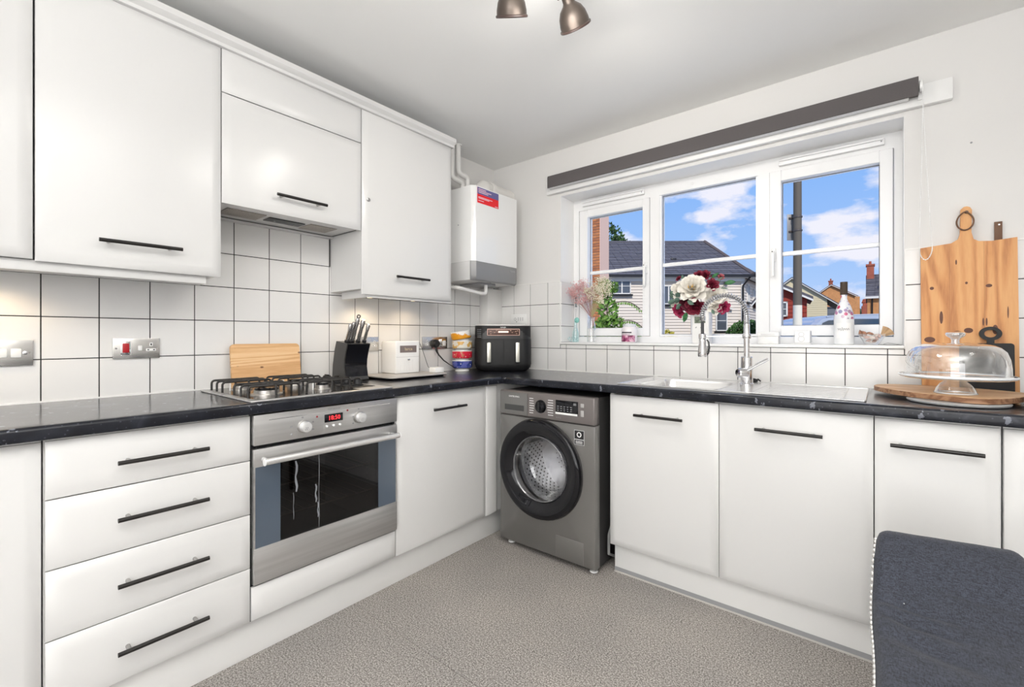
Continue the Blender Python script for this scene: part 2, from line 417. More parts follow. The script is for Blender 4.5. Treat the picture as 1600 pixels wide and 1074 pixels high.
xs = [0, .0445] + [.1945 + .15 * k for k in range(0, 22)]
for i in range(len(xs) - 1):
    a, b = xs[i], xs[i + 1]
    if a > XR: break
    b = min(b, XR)
    for k in range(4):
        z0, z1 = ZR[k], ZR[k + 1]
        if z0 >= WZ0 - .001 or z1 > WZ0:
            for (p, q, zz) in ((a, min(b, WX0), z1), (max(a, WX1), b, z1)):
                if q > p: tile(WB, fB, p, q, z0, zz)
            p, q = max(a, WX0), min(b, WX1)
            if q > p and z0 < WZ0: tile(WB, fB, p, q, z0, WZ0)
        else: tile(WB, fB, a, b, z0, z1)
def fRv(s, d, z): return Vector((WX0 + .0055 + d, s, z))
for z0, z1 in ((1.1, 1.208), (1.208, 1.3575), (1.3575, 1.507)):
    for s0, s1 in ((.004, .150), (.150, .170)): tile(WB, fRv, s0, s1, z0, z1)
MB().box(0, .004, -4.3, 0, .909, .914).build('sealant', M_seal, WL)
MB(fB).box(0, XR, 0, .004, .909, .914).build('sealant', M_seal, WB)
MB().box(-.006, .0015, -.70, 0, 1.5055, 1.511).build('tile_edge', M_seal, WL)
MB(fB).box(0, WX0, -.006, .0015, 1.5055, 1.511).box(WX1, XR, -.006, .0015, 1.5055, 1.511).box(WX0 - .004, WX0 + .001, -.006, .0018, WZ0, 1.511).box(WX1, WX1 + .004, -.006, .0018, WZ0, 1.511).build('tile_edge', M_seal, WB)
# reveal lining and sill
struct(MB().box(WX0, WX0 + .0008, .007, .17, 1.508, WZ1).box(WX0, WX1, .007, .17, WZ1 - .002, WZ1 - .0002).box(WX1 - .002, WX1 - .0002, .007, .17, 1.1, WZ1).build('trim_2', M_sill))
struct(MB().box(WX0 + .0001, WX1 - .0001, -.010, .185, WZ0 + .0005, 1.100, .003).build('trim_3', M_sill))
# pipe boxing in the corner
struct(MB().box(0.0005, .081, -.156, -.0005, .909, 1.48, .002).build('trim_4', mat('boxing_paint', (.78, .77, .75), .5)))

# ---------------------------------------------------------------- window
FY0, FY1 = .170, .240
win = struct(MB().box(WX0, .640, FY0, FY1, 1.10, WZ1).box(2.318, WX1, FY0, FY1, 1.10, WZ1).box(.640, 2.318, FY0, FY1, 1.10, 1.137).box(.640, 2.318, FY0, FY1, 2.004, WZ1)
     .box(1.150, 1.212, FY0, FY1, 1.137, 2.004).box(1.755, 1.812, FY0, FY1, 1.137, 2.004).build('window_1', M_upvc))
MB().box(.6, 2.345, FY0 + .001, FY0 + .004, 1.1001, 1.104).build('sealant', M_seal, win)
def sash(x0, x1, z0, z1, gx0, gx1, gz0, gz1, bar, front=.158, casement=True):
    if casement:
        m = MB()
        for a in ((x0, gx0, z0, z1), (gx1, x1, z0, z1), (gx0, gx1, z0, gz0), (gx0, gx1, gz1, z1)):
            m.box(a[0], a[1], FY0 - .012, FY1 - .01, a[2], a[3], .0025, 1)
        s = m.build('sash', M_upvc, win)
        m = MB()
        for a in ((x0 - .002, x1 + .002, z0 - .002, z0), (x0 - .002, x1 + .002, z1, z1 + .002), (x0 - .002, x0, z0, z1), (x1, x1 + .002, z0, z1)):
            m.box(a[0], a[1], FY0 - .0005, FY0, a[2], a[3])
        m.build('gasket', M_gask, s)
    else:
        s = MB().box(gx0 - .012, gx0, FY0 + .008, FY1 - .01, gz0 - .012, gz1 + .012).box(gx1, gx1 + .012, FY0 + .008, FY1 - .01, gz0 - .012, gz1 + .012).box(gx0, gx1, FY0 + .008, FY1 - .01, gz0 - .012, gz0).box(gx0, gx1, FY0 + .008, FY1 - .01, gz1, gz1 + .012).build('glazing_bead', M_upvc, win)
    m = MB()
    for a in ((gx0, gx0 + .003, gz0, gz1), (gx1 - .003, gx1, gz0, gz1), (gx0, gx1, gz0, gz0 + .003), (gx0, gx1, gz1 - .003, gz1)):
        m.box(a[0], a[1], .198, .202, a[2], a[3])
    m.build('gasket', M_gask, s)
    MB().box(gx0, gx1, .205, .2065, gz0, gz1).build('pane', M_pane, s)
    MB().box(gx0, gx1, .196, .216, bar - .011, bar + .011, .003, 1).build('glazing_bar', M_upvc, s)
    return s
s1 = sash(.650, 1.150, 1.142, 2.000, .712, 1.107, 1.193, 1.949, 1.573)
s2 = sash(0, 0, 0, 0, 1.222, 1.744, 1.151, 2.003, 1.577, casement=False)
s3 = sash(1.812, 2.315, 1.142, 2.004, 1.866, 2.267, 1.194, 1.949, 1.573)
for s, x in ((s1, 1.132), (s3, 1.832)):
    h = MB().box(x - .011, x + .011, FY0 - .022, FY0 - .0125, 1.53, 1.60, .004).build('handle_plate', M_white, s)
    MB().cyl((x, FY0 - .022, 1.575), (x, FY0 - .045, 1.575), .008).box(x - .008, x + .008, FY0 - .052, FY0 - .038, 1.45, 1.585, .004).build('handle', M_white, s)
    MB().cyl((x, FY0 - .0535, 1.578), (x, FY0 - .052, 1.578), .003).build('lock', M_black, s)
for x0, x1 in ((.675, 1.118), (1.856, 2.285)):
    v = MB().box(x0, x1, FY0 - .022, FY0 - .0005, 2.026, 2.056, .004).build('trickle_vent', M_upvc, win)
    MB().box(x0 + .004, x1 - .004, FY0 - .034, FY0 - .022, 2.046, 2.054, .002).build('vent_flap', M_upvc, v)
    MB().cyl((x1 - .012, FY0 - .024, 2.041), (x1 - .012, FY0 - .022, 2.041), .003).build('screw', M_grey, v)
MB().cyl((1.41, FY0 - .002, 2.035), (1.41, FY0 + .002, 2.035), .009).build('cover_cap', M_white, win)

# ---------------------------------------------------------------- plinths
struct(MB(fL).box(-4.3, -.10, .505, .5238, 0, .142, .001).build('baseboard_left', M_carc))
pl = struct(MB(fB).box(1.262, XR, .502, .522, 0, .142, .001).build('baseboard_back', M_carc))
MB(fB).box(1.262, XR, .522, .524, .004, .022).build('seal_strip', M_grey, pl)
MB(fB).box(1.262, XR, .5222, .531, 0, .004).build('floor_strip', mat('clear_strip', (.55, .53, .5), .3), pl)

# ---------------------------------------------------------------- worktops
def nose(T, s0, s1, d, z0, z1, r=.012):
    pts = [(d - .05, z0)]
    for k in range(5): a = -pi / 2 + k * pi / 8; pts.append((d - .006 + .006 * math.cos(a), z0 + .006 + .006 * math.sin(a)))
    for k in range(6): a = k * pi / 10; pts.append((d - r + r * math.cos(a), z1 - r + r * math.sin(a)))
    pts.append((d - .05, z1))
    return [(s0, p, q) for p, q in pts], (s1 - s0, 0, 0)
m = MB(fL); m.box(-4.3, -.5952, 0.0005, .548, .871, .909); m.prism(*nose(fL, -4.3, -.5952, .598, .871, .909))
tag(m.build('worktop', M_work), 'dark speckled worktop run along the wall with the hob', 'worktop')
m = MB(fB)
BX0, BX1, BD0, BD1 = 1.372, 1.730, .150, .510
for a in ((.0005, BX0, .0005, .545), (BX1, XR - .001, .0005, .545), (BX0, BX1, .0005, BD0), (BX0, BX1, BD1, .545)): m.box(a[0], a[1], a[2], a[3], .871, .909)
m.prism(*nose(fB, .5982, XR - .001, .595, .871, .909)); m.box(.0005, .5982, .545, .5948, .871, .909)
tag(m.build('worktop', M_work), 'dark speckled worktop under the window with the sink', 'worktop')

# ---------------------------------------------------------------- cabinets
def bar_handle(T, s0, s1, d, z, parent, stand=.032):
    h = MB(T).cyl((s0, d + stand, z), (s1, d + stand, z), .0063, n=14).build('handle', M_handle, parent)
    w = s1 - s0
    for s in (s0 + w * .12, s1 - w * .14):
        MB(T).cyl((s, d + .0003, z), (s, d + stand - .004, z), .0055, n=12).build('handle_post', M_post, h)
def cabinet(T, s0, s1, z0, z1, d, label, doors, name='base_cabinet', grp=None, dback=.002, carc=True, top=True):
    c = thing(name, label, 'cabinet', T((s0 + s1) / 2, d / 2, z0), grp)
    m = MB(T); t = .018
    if carc:
        m.box(s0 + .001, s0 + t, dback, d - .001, z0, z1); m.box(s1 - t, s1 - .001, dback, d - .001, z0, z1)
        m.box(s0 + t, s1 - t, dback, d - .001, z0, z0 + t); 
        if top: m.box(s0 + t, s1 - t, dback, d - .001, z1 - t, z1)
        m.box(s0 + t, s1 - t, dback, dback + .006, z0 + t, z1 - t)
        m.build('body', M_carc, c)
    for nm, a, b, p, q, h in doors:
        dr = MB(T).panel(a, b, p, q, d, d + .019).build(nm, M_cab, c)
        if h: bar_handle(T, h[0], h[1], d + .019, h[2], dr)
    return c
DL = .555
cabinet(fL, -2.985, -2.387, .142, .8705, DL, 'white base cupboard at the left edge of the picture, left of the drawers', [('door', -2.985, -2.388, .144, .862, (-2.78, -2.56, .785))])
cabinet(fL, -4.2, -2.987, .142, .8705, DL, 'white base cupboard nearest the rear wall', [('door', -3.59, -2.989, .144, .862, (-3.38, -3.16, .785)), ('door', -4.19, -3.594, .144, .862, (-4.0, -3.78, .785))])
dh = (-2.243, -2.023)
cabinet(fL, -2.385, -1.8885, .142, .8705, DL, 'white base unit of four drawers left of the oven',
        [('drawer', -2.381, -1.889, .708, .862, (*dh, .782)), ('drawer', -2.381, -1.889, .521, .705, (*dh, .621)),
         ('drawer', -2.381, -1.889, .334, .518, (*dh, .434)), ('drawer', -2.381, -1.889, .145, .331, (*dh, .244))], name='drawer_unit')
cabinet(fL, -1.2865, -.6955, .142, .8705, DL, 'white single door base cupboard between oven and washing machine', [('door', -1.285, -.697, .144, .862, (-1.096, -.881, .785))])
c = thing('oven_housing', 'white oven housing with a low drawer front under the oven', 'cabinet', fL(-1.585, .3, .142))
MB(fL).box(-1.886, -1.875, .02, .555, .142, .8705).box(-1.299, -1.288, .02, .555, .142, .8705).box(-1.875, -1.299, .02, .555, .142, .16).build('body', M_blackm, c)
MB(fL).panel(-1.885, -1.289, .146, .262, DL, DL + .019).build('drawer', M_cab, c)
c = thing('corner_filler', 'white corner filler panel left of the washing machine', 'panel', fL(-.65, .3, .142))
MB(fL).panel(-.694, -.606, .144, .862, DL, DL + .019, inset=.012, drop=.003).build('panel', M_cab, c)
MB().box(.540, .5545, -.6945, -.02, .142, .8705).build('end_panel', M_carc, c)
# window run
DB = .554
cabinet(fB, 1.2555, 1.752, .142, .8705, DB, 'white base cupboard under the sink bowl, right of the washing machine', [('door', 1.2575, 1.7505, .144, .862, (1.396, 1.615, .781))], top=False)
cabinet(fB, 1.753, 2.2535, .142, .8705, DB, 'white base cupboard under the draining board', [('door', 1.7535, 2.2520, .144, .862, (1.892, 2.111, .781))])
cabinet(fB, 2.2545, 2.556, .142, .8705, DB, 'narrow white base cupboard with a long handle behind the dark chair', [('door', 2.2555, 2.5515, .144, .862, (2.296, 2.515, .781))])
cabinet(fB, 2.558, 3.39, .142, .8705, DB, 'white plain base panel at the right edge of the picture', [('door', 2.5595, 3.385, .144, .862, None)])
# wall units
DU = .284
def ucab(s0, s1, z0, z1, label, doors, **k): return cabinet(fL, s0, s1, z0, z1, DU, label, doors, name='wall_cabinet', **k)
ucab(-3.0, -2.382, 1.372, 2.25, 'white wall cupboard at the left edge of the picture', [('door', -2.98, -2.384, 1.371, 2.25, None)])
ucab(-2.380, -1.890, 1.372, 2.25, 'large white wall cupboard left of the extractor', [('door', -2.379, -1.891, 1.366, 2.25, (-2.243, -2.023, 1.448))])
rc = ucab(-1.2895, -.700, 1.372, 2.25, 'white wall cupboard right of the extractor with a small lock', [('door', -1.2885, -.702, 1.346, 2.25, (-1.112, -.897, 1.448))])
d = [o for o in rc.children if o.name.startswith('door')][0]
MB(fL).lathe([(.0045, 0), (.0085, .001), (.009, .004), (.006, .0055)], (-1.2585, DU + .0185, 1.812), (0, 1, 0), 16).build('lock', M_post, d)
hc = cabinet(fL, -1.888, -1.2915, 1.668, 2.25, DU, 'white fold-up front over the built-in extractor, with a plain panel above', [('door', -1.8875, -1.2925, 1.655, 2.080, (-1.700, -1.486, 1.726)), ('top_panel', -1.8875, -1.2925, 2.084, 2.25, None)], name='extractor_cabinet')
# extractor
h = thing('extractor_hood', 'grey steel extractor hood underside above the hob', 'extractor', fL(-1.59, .14, 1.656))
M_hood = mat('hood_grey', (.66, .655, .65), .35, .2)
M_mesh = mat('filter_mesh', (.33, .30, .27), .5, .6, noise=(300, .4))
MB(fL).box(-1.884, -1.295, .002, .282, 1.6585, 1.667, .001).build('body', M_hood, h)
MB(fL).box(-1.884, -1.295, .002, .040, 1.6500, 1.6583, .002).build('rear_rail', M_hood, h)
MB(fL).box(-1.878, -1.305, .0405, .0445, 1.6562, 1.6583).box(-1.308, -1.304, .0445, .27, 1.6562, 1.6583).build('joint', M_black, h)
for s0, s1 in ((-1.845, -1.695), (-1.505, -1.375)):
    f = MB(fL).box(s0, s1, .10, .22, 1.6555, 1.6583, .001).build('filter', M_mesh, h)
    for k in range(7): pass
fr = MB(fL).box(-1.675, -1.52, .13, .20, 1.6540, 1.6583, .001).build('control_panel', M_black, h)
for s in (-1.64, -1.555): MB(fL).cyl((s, .165, 1.6538), (s, .165, 1.650), .005).build('knob', M_chrome, fr)
# cornice and light rails
def cornice(s0, s1, label):
    pts = [(.27, 2.2505), (.306, 2.2505), (.309, 2.262), (.322, 2.272), (.326, 2.276), (.326, 2.298), (.322, 2.300), (.27, 2.300)]
    o = MB(fL).prism([(s0, p, q) for p, q in pts], (s1 - s0, 0, 0)).build('cornice', M_cab)
    return tag(o, label, 'trim')
cornice(-4.2, -.690, 'white cornice strip along the top of the wall cupboards')
tag(MB(fL).box(-3.4, -1.934, .205, .276, 1.337, 1.3705, .003).build('light_rail', M_cab), 'white light rail under the wall cupboards at left', 'trim')
tag(MB(fL).box(-1.238, -.688, .262, .282, 1.333, 1.366, .002).box(-1.255, -1.238, .05, .282, 1.333, 1.3715, .002).build('light_rail', M_cab), 'white light rail under the wall cupboard beside the boiler', 'trim')
M_glow = mat('warm_lamp', (1, .9, .7), .4, emit=(1, .80, .52, 4))
def puck(s, d, label, pw):
    p = thing('under_cupboard_light', label, 'light', fL(s, d, 1.35))
    MB(fL).lathe([(.030, .022), (.034, .02), (.034, .004), (.030, 0), (.026, 0)], (s, d, 1.349), (0, 0, 1), 24).build('ring', M_chrome, p)
    MB(fL).lathe([(.025, 0), (.025, .003)], (s, d, 1.3485), (0, 0, 1), 20).build('lens', M_glow, p)
    light('puck_lamp', 'SPOT', fL(s, d, 1.345), pw, (1, .76, .48), (0, 0, 0), spot_size=2.7, spot_blend=.6, shadow_soft_size=.03).parent = None
puck(-2.47, .12, 'small warm puck light under the wall cupboard at far left', 2.0)
puck(-1.12, .12, 'small warm puck light under the right wall cupboard, nearest the knife block', 1.7)
puck(-.83, .12, 'small warm puck light under the right wall cupboard, nearest the boiler', 1.0)

# ---------------------------------------------------------------- oven
OS0, OS1 = -1.8825, -1.2895
ov = thing('built_in_oven', 'stainless steel built-in oven with red clock digits below the hob', 'oven', fL(-1.586, .3, .27))
MB(fL).box(OS0 + .01, OS1 - .01, .03, .545, .272, .285).box(OS0 + .01, OS1 - .01, .03, .545, .855, .868).box(OS0 + .01, OS0 + .02, .03, .545, .285, .855).box(OS1 - .02, OS1 - .01, .03, .545, .285, .855).box(OS0 + .02, OS1 - .02, .03, .04, .285, .855).build('casing', M_blackm, ov)
pn = MB(fL).box(OS0, OS1, .55, .578, .757, .864, .003).build('control_panel', M_steel, ov)
MB(fL).box(OS0 + .05, OS1 - .04, .578, .5787, .8415, .8428).build('trim_line', M_chrome, pn)
for s, z in ((-1.709, .800), (-1.478, .803)):
    k = MB(fL).lathe([(.0245, 0), (.0245, .006), (.021, .008)], (s, .578, z), (0, 1, 0), 28).build('knob_base', M_post, pn)
    MB(fL).lathe([(.0205, .006), (.0205, .022), (.019, .027), (.014, .029)], (s, .578, z), (0, 1, 0), 28).build('knob', mat('satin_silver', (.75, .75, .75), .3, .6), k)
    for q in range(4): MB(fL).box(s - .008 + q * .003, s - .006 + q * .003, .607, .6075, z - .010 + (q % 2) * .006, z - .006 + (q % 2) * .006).build('mark', M_grey, k)
    for dx, dz in ((-.045, .006), (-.045, -.022), (.036, .012), (.036, -.016), (-.004, .034)):
        if s > -1.6: dx, dz = dx * .6, dz
        MB(fL).box(s + dx - .004, s + dx + .003, .578, .5785, z + dz - .003, z + dz + .003).build('symbol', M_grey, pn)
ds = MB(fL).box(-1.628, -1.551, .577, .5788, .801, .8325, .001).build('display', M_gloss, pn)
M_red = mat('red_digit', (.3, 0, 0), .5, emit=(1, .04, .05, 1.6))
text('digits', '18:50', .024, fL(-1.588, .5792, .8165), (0, 1, 0), (0, 0, 1), M_red, ds, width=.046)
for s in (-1.6185, -1.5905, -1.5635): MB(fL).lathe([(.0045, 0), (.0045, .004), (.003, .0055)], (s, .578, .786), (0, 1, 0), 14).build('button', M_white, pn)
for s, z in ((-1.658, .829), (-1.531, .8375)): MB(fL).lathe([(.004, 0), (.0035, .002)], (s, .578, z), (0, 1, 0), 12).build('lamp', mat('red_lamp', (.25, .02, .03), .2), pn)
text('brand', 'ELECTROLUX', .009, fL(-1.588, .5785, .8515), (0, 1, 0), (0, 0, 1), M_grey, pn, width=.052)
# oven door: steel frame, blue-grey glass, dark clear middle
MB(fL).box(OS0 + .02, OS1 - .02, .53, .56, .746, .756).build('vent_gap', M_dark, ov)
dr = MB(fL).box(OS0, OS1, .556, .578, .681, .744, .002).box(OS0, OS1, .556, .578, .272, .398, .002).box(OS0, OS0 + .006, .556, .576, .398, .681).box(OS1 - .006, OS1, .556, .576, .398, .681).build('door', M_steel, ov)
M_blueg = mat('blue_grey_glass', (.075, .10, .135), .08, spec=.8)
for a_, b__ in ((OS0 + .006, -1.792), (-1.384, OS1 - .006)): MB(fL).box(a_, b__, .568, .575, .398, .681).build('glass_border', M_blueg, dr)
M_ovg = thin_glass('oven_glass', (.30, .30, .32), refl=.12, edgew=.35)
MB(fL).box(-1.792, -1.384, .570, .574, .398, .681).build('window', M_ovg, dr)
MB(fL).box(-1.792, -1.384, .12, .125, .33, .70).box(-1.795, -1.79, .12, .556, .33, .70).box(-1.386, -1.381, .12, .556, .33, .70).box(-1.792, -1.384, .12, .556, .325, .33).box(-1.792, -1.384, .12, .556, .70, .705).build('cavity', mat('oven_enamel', (.035, .033, .033), .3), ov)
M_wire = mat('rack_wire', (.75, .66, .5), .3, .8)
for z in (.585, .470):
    m = MB(fL); m.cyl((-1.788, .53, z), (-1.388, .53, z), .0028, n=8); m.cyl((-1.788, .16, z), (-1.388, .16, z), .0025, n=8)
    for k in range(9): m.cyl((-1.77 + k * .045, .16, z), (-1.77 + k * .045, .53, z), .0013, n=6)
    m.build('rack', M_wire, ov)
m = MB(fL)
for k in range(11): m.ball((-1.392, .50, .41 + k * .025), .003, n=6, m=4)
m.build('rack_guide', M_wire, ov)
M_smear = mat('dried_smear', (.22, .23, .25), .6)
m = MB(fL)
for s, z0, z1, w in ((-1.735, .56, .675, .010), (-1.745, .46, .56, .003), (-1.648, .40, .69, .003), (-1.66, .50, .57, .008), (-1.652, .44, .50, .006)):
    pts = [(s + w * math.sin(k * 1.7) * .3, .5744, z0 + (z1 - z0) * k / 6) for k in range(7)]
    m.tube(pts, [w * .25 + w * .2 * abs(math.sin(k * 2.1)) for k in range(7)], 5)
m.bm.verts.ensure_lookup_table()
for v in m.bm.verts: v.co.x = .5744 + (v.co.x - .5744) * .02
m.build('smear', M_smear, dr)
m = MB(fL).cyl((-1.862, .622, .705), (-1.312, .622, .705), .0115, n=20)
hd = m.build('handle', mat('satin_bar', (.78, .78, .77), .25, .75), dr)
for s in (-1.850, -1.322): MB(fL).cyl((s, .578, .705), (s, .618, .705), .0085, n=14).build('handle_post', M_steel, hd)
for s in (-1.8645, -1.3095): MB(fL).cyl((s - .0015, .622, .705), (s + .0015, .622, .705), .0122, n=20).build('handle_cap', M_white, hd)

# ---------------------------------------------------------------- hob
hb = thing('gas_hob', 'steel four burner gas hob with black pan supports', 'hob', fL(-1.6, .33, .909))
MB(fL).box(-1.895, -1.315, .072, .585, .9093, .9155, .003).build('tray', M_steel, hb)
MB(fL).box(-1.870, -1.465, .095, .560, .9155, .9162).box(-1.465, -1.360, .095, .50, .9155, .9162).build('well', mat('hob_well', (.10, .085, .075), .15, .7), hb)
burn = [(-1.78, .19, .030), (-1.78, .43, .044), (-1.56, .19, .036), (-1.56, .43, .026)]
for s, dd, r in burn:
    b = MB(fL).lathe([(r * 1.25, 0), (r * 1.25, .004), (r, .006), (r, .018), (r * .9, .019)], (s, dd, .9162), (0, 0, 1), 28).build('burner', mat('burner_metal', (.62, .6, .57), .3, .9), hb)
    MB(fL).lathe([(r * .92, .0), (r * .95, .004), (r * .85, .008), (r * .3, .010), (.001, .010)], (s, dd, .9355), (0, 0, 1), 28).build('cap', M_gloss, b)
    MB(fL).cyl((s - r * 1.5, dd, .9162), (s - r * 1.5, dd, .945), .003, n=8).build('igniter', M_white, b)
def grate(s0, s1, d0, d1, cs):
    root = MB(fL)
    zt = .957
    def arch(p, q):
        p, q = Vector((*p, .917)), Vector((*q, .917)); dv = (q - p).normalized(); L = (q - p).length; r = .012
        pts = [p, p + Vector((0, 0, zt - .917 - r))]
        for k in range(1, 5): a = k * pi / 8; pts.append(p + dv * r * (1 - math.cos(a)) + Vector((0, 0, zt - .917 - r + r * math.sin(a))))
        for k in range(4, 0, -1): a = k * pi / 8; pts.append(q - dv * r * (1 - math.cos(a)) + Vector((0, 0, zt - .917 - r + r * math.sin(a))))
        pts += [q + Vector((0, 0, zt - .917 - r)), q]
        return pts
    g = None; objs = []
    for dd in (d0, (d0 + d1) / 2, d1):
        objs.append(MB(fL).tube(arch((s0, dd), (s1, dd)), .0042, 8))
    objs.append(MB(fL).tube(arch((cs, d0 - .012), (cs, d1 + .012)), .0042, 8))
    first = objs[0].build('pan_support', M_iron, hb)
    for o in objs[1:]: o.build('bar', M_iron, first)
grate(-1.872, -1.69, .13, .25, -1.78); grate(-1.872, -1.69, .37, .50, -1.78)
grate(-1.66, -1.475, .13, .25, -1.56); grate(-1.66, -1.475, .37, .50, -1.56)
MB(fL).box(-1.445, -1.345, .11, .49, .9155, .9175, .001).build('knob_plate', M_black, hb)
for k in range(4):
    kb = MB(fL).lathe([(.026, 0), (.026, .005), (.020, .008), (.018, .028), (.015, .031), (.001, .031)], (-1.395, .16 + .09 * k, .9175), (0, 0, 1), 24).box(-1.398, -1.392, .142 + .09 * k, .178 + .09 * k, .946, .953, .001).build('knob', M_black, hb)

# ---------------------------------------------------------------- washing machine
wx0, wx1, wy, wt = .627, 1.221, -.644, .846
wm = thing('washing_machine', 'graphite grey washing machine with a black round door under the worktop', 'washing machine', (.92, -.35, 0))
MB().box(wx0 + .004, wx0 + .012, wy + .046, -.06, .03, wt - .004).box(wx1 - .012, wx1 - .004, wy + .046, -.06, .03, wt - .004).box(wx0 + .012, wx1 - .012, wy + .046, -.06, wt - .012, wt - .004).box(wx0 + .012, wx1 - .012, wy + .046, -.06, .03, .038).box(wx0 + .012, wx1 - .012, -.068, -.06, .038, wt - .012).build('casing', M_wmside, wm)
def wmf(z): return wy + (0 if z > .22 else (0.22 - z) * .06)
def wrect(i, y):
    o = []; c = (.897, .455); x0_, x1_, z0_, z1_ = wx0 + i, wx1 - i, .03 + i, .712 - i
    angs = sorted([2 * pi * k / 64 for k in range(64)] + [math.atan2(zz - c[1], xx - c[0]) % (2 * pi) for xx in (x0_, x1_) for zz in (z0_, z1_)])
    for a in angs:
        dx, dz = math.cos(a), math.sin(a); t = 1e9
        if dx > 1e-9: t = min(t, (x1_ - c[0]) / dx)
        if dx < -1e-9: t = min(t, (x0_ - c[0]) / dx)
        if dz > 1e-9: t = min(t, (z1_ - c[1]) / dz)
        if dz < -1e-9: t = min(t, (z0_ - c[1]) / dz)
        o.append((c[0] + dx * t, y, c[1] + dz * t))
    return o, angs
ro, an = wrect(0, wy + .045); r1, _ = wrect(0, wy + .006); r2_, _ = wrect(.002, wy + .002); r3, _ = wrect(.006, wy)
hole = lambda r, y: [(.897 + r * math.cos(a), y, .455 + r * math.sin(a)) for a in an]
fr = MB().loft([ro, r1, r2_, r3, hole(.210, wy), hole(.200, wy + .01), hole(.182, wy + .045), ro], True).build('front_panel', M_wmbody, wm)
cp = MB().box(wx0, wx1, wy - .004, wy + .044, .714, wt, .008, 3).build('control_panel', M_wmpan, wm)
yf = wy - .0045
# soap drawer
dw = MB().box(wx0 + .006, .822, yf - .003, yf, .722, .838, .0015).build('soap_drawer', mat('drawer_grey', (.20, .195, .19), .3, .4), cp)
MB().box(.668, .800, yf - .0036, yf - .003, .742, .772).build('grip', mat('grip_dark', (.05, .05, .05), .4), dw)
text('brand', 'SAMSUNG', .013, (.733, yf - .0035, .816), (1, 0, 0), (0, 0, 1), M_white, dw, width=.072)
kn = MB().lathe([(.034, 0), (.034, .003), (.028, .004), (.026, .016), (.022, .018), (.001, .018)], (.908, yf, .778), (0, -1, 0), 30).build('dial', M_gloss, cp)
MB().box(.904, .912, yf - .024, yf - .018, .756, .800, .002).build('grip', M_black, kn)
for k in range(7):
    z = .815 - k * .0125
    MB().box(.835, .866 - abs(k - 3) * .002, yf - .0006, yf, z - .0016, z + .0016).build('programme_mark', M_white, cp)
    MB().box(.948 + abs(k - 3) * .002, .985, yf - .0006, yf, z - .0016, z + .0016).build('programme_mark', M_white, cp)
dsp = MB().box(1.001, 1.131, yf - .0015, yf, .752, .821, .001).build('display', M_gloss, cp)
MB().box(1.000, 1.128, yf - .0022, yf - .0015, .7515, .761).build('label_strip', M_white, dsp)
for k in range(5):
    for j in range(3): MB().box(1.010 + k * .019, 1.020 + k * .019, yf - .0018, yf - .0015, .769 + j * .010, .772 + j * .010).build('symbol', M_grey, dsp)
text('digits', '88', .017, (1.113, yf - .0018, .807), (1, 0, 0), (0, 0, 1), M_grey, dsp)
for z0, z1 in ((.796, .815), (.752, .782)): MB().box(1.146, 1.164, yf - .004, yf, z0, z1, .002).build('button', mat('button_silver', (.5, .49, .48), .3, .4), cp)
text('digital_mark', 'DIGITAL', .006, (1.018, yf - .0006, .733), (1, 0, 0), (0, 0, 1), M_post, cp, width=.03)
st = MB().box(1.106, 1.163, wy - .001, wy, .613, .685).build('sticker', mat('sticker_edge', (.5, .5, .5), .5), fr)
MB().box(1.109, 1.160, wy - .0014, wy - .001, .642, .682).box(1.109, 1.160, wy - .0014, wy - .001, .616, .637).build('panel', M_black, st)
MB().lathe([(.008, 0), (.013, 0), (.013, .0006), (.008, .0006), (.008, 0)], (1.1345, wy - .0014, .663), (0, -1, 0), 20, cap=False).build('emblem', M_white, st)
for z in (.631, .626, .621): MB().box(1.115, 1.154, wy - .0018, wy - .0014, z - .001, z + .001).build('line', M_white, st)
# door
DC = (.897, wy, .455)
rd = lambda pr, n=56: MB().lathe(pr, DC, (0, -1, 0), n, cap=False)
do = rd([(.255, .0005), (.256, .012), (.252, .024), (.243, .030), (.225, .031), (.205, .024), (.190, .014), (.176, .010), (.170, .004), (.168, -.01)]).build('door', M_gloss, wm)
rd([(.2555, .001), (.259, .0), (.259, .006), (.2565, .010)]).build('door_seam', M_wmside, do)
rd([(.169, .008), (.166, .012), (.163, .008), (.163, -.005)]).build('inner_rim', mat('rim_grey', (.25, .25, .26), .2, .5), do)
M_dglass = thin_glass('door_glass', (.86, .86, .88), refl=.5, edgew=.5)
rd([(.164, .006), (.158, -.012), (.150, -.03), (.142, -.055), (.130, -.085), (.11, -.098), (.06, -.106), (.001, -.108)]).build('glass_bowl', M_dglass, do)
rd([(.168, -.044), (.176, -.05), (.19, -.10), (.215, -.102), (.235, -.108), (.238, -.36), (.001, -.37)]).build('drum', mat('drum_steel', (.62, .62, .63), .28, 1), wm)
rd([(.169, -.044), (.172, -.06), (.168, -.085), (.176, -.095)]).build('door_boot', mat('rubber_boot', (.10, .10, .11), .4), wm)
m = MB()
for ring in range(12):
    yy = wy + .12 + ring * .02
    for k in range(44):
        a = 2 * pi * (k + .5 * (ring % 2)) / 44
        c = Vector((DC[0] + .2355 * math.cos(a), yy, DC[2] + .2355 * math.sin(a)))
        m.cyl(c, c - Vector((math.cos(a), 0, math.sin(a))) * .002, .005, n=6)
for ring in range(9):
    for k in range(6 + ring * 5):
        a = 2 * pi * k / (6 + ring * 5); r = .03 + ring * .022
        m.cyl((DC[0] + r * math.cos(a), wy + .367, DC[2] + r * math.sin(a)), (DC[0] + r * math.cos(a), wy + .364, DC[2] + r * math.sin(a)), .004, n=6)
stuff(m.build('drum_holes', M_dark, wm))
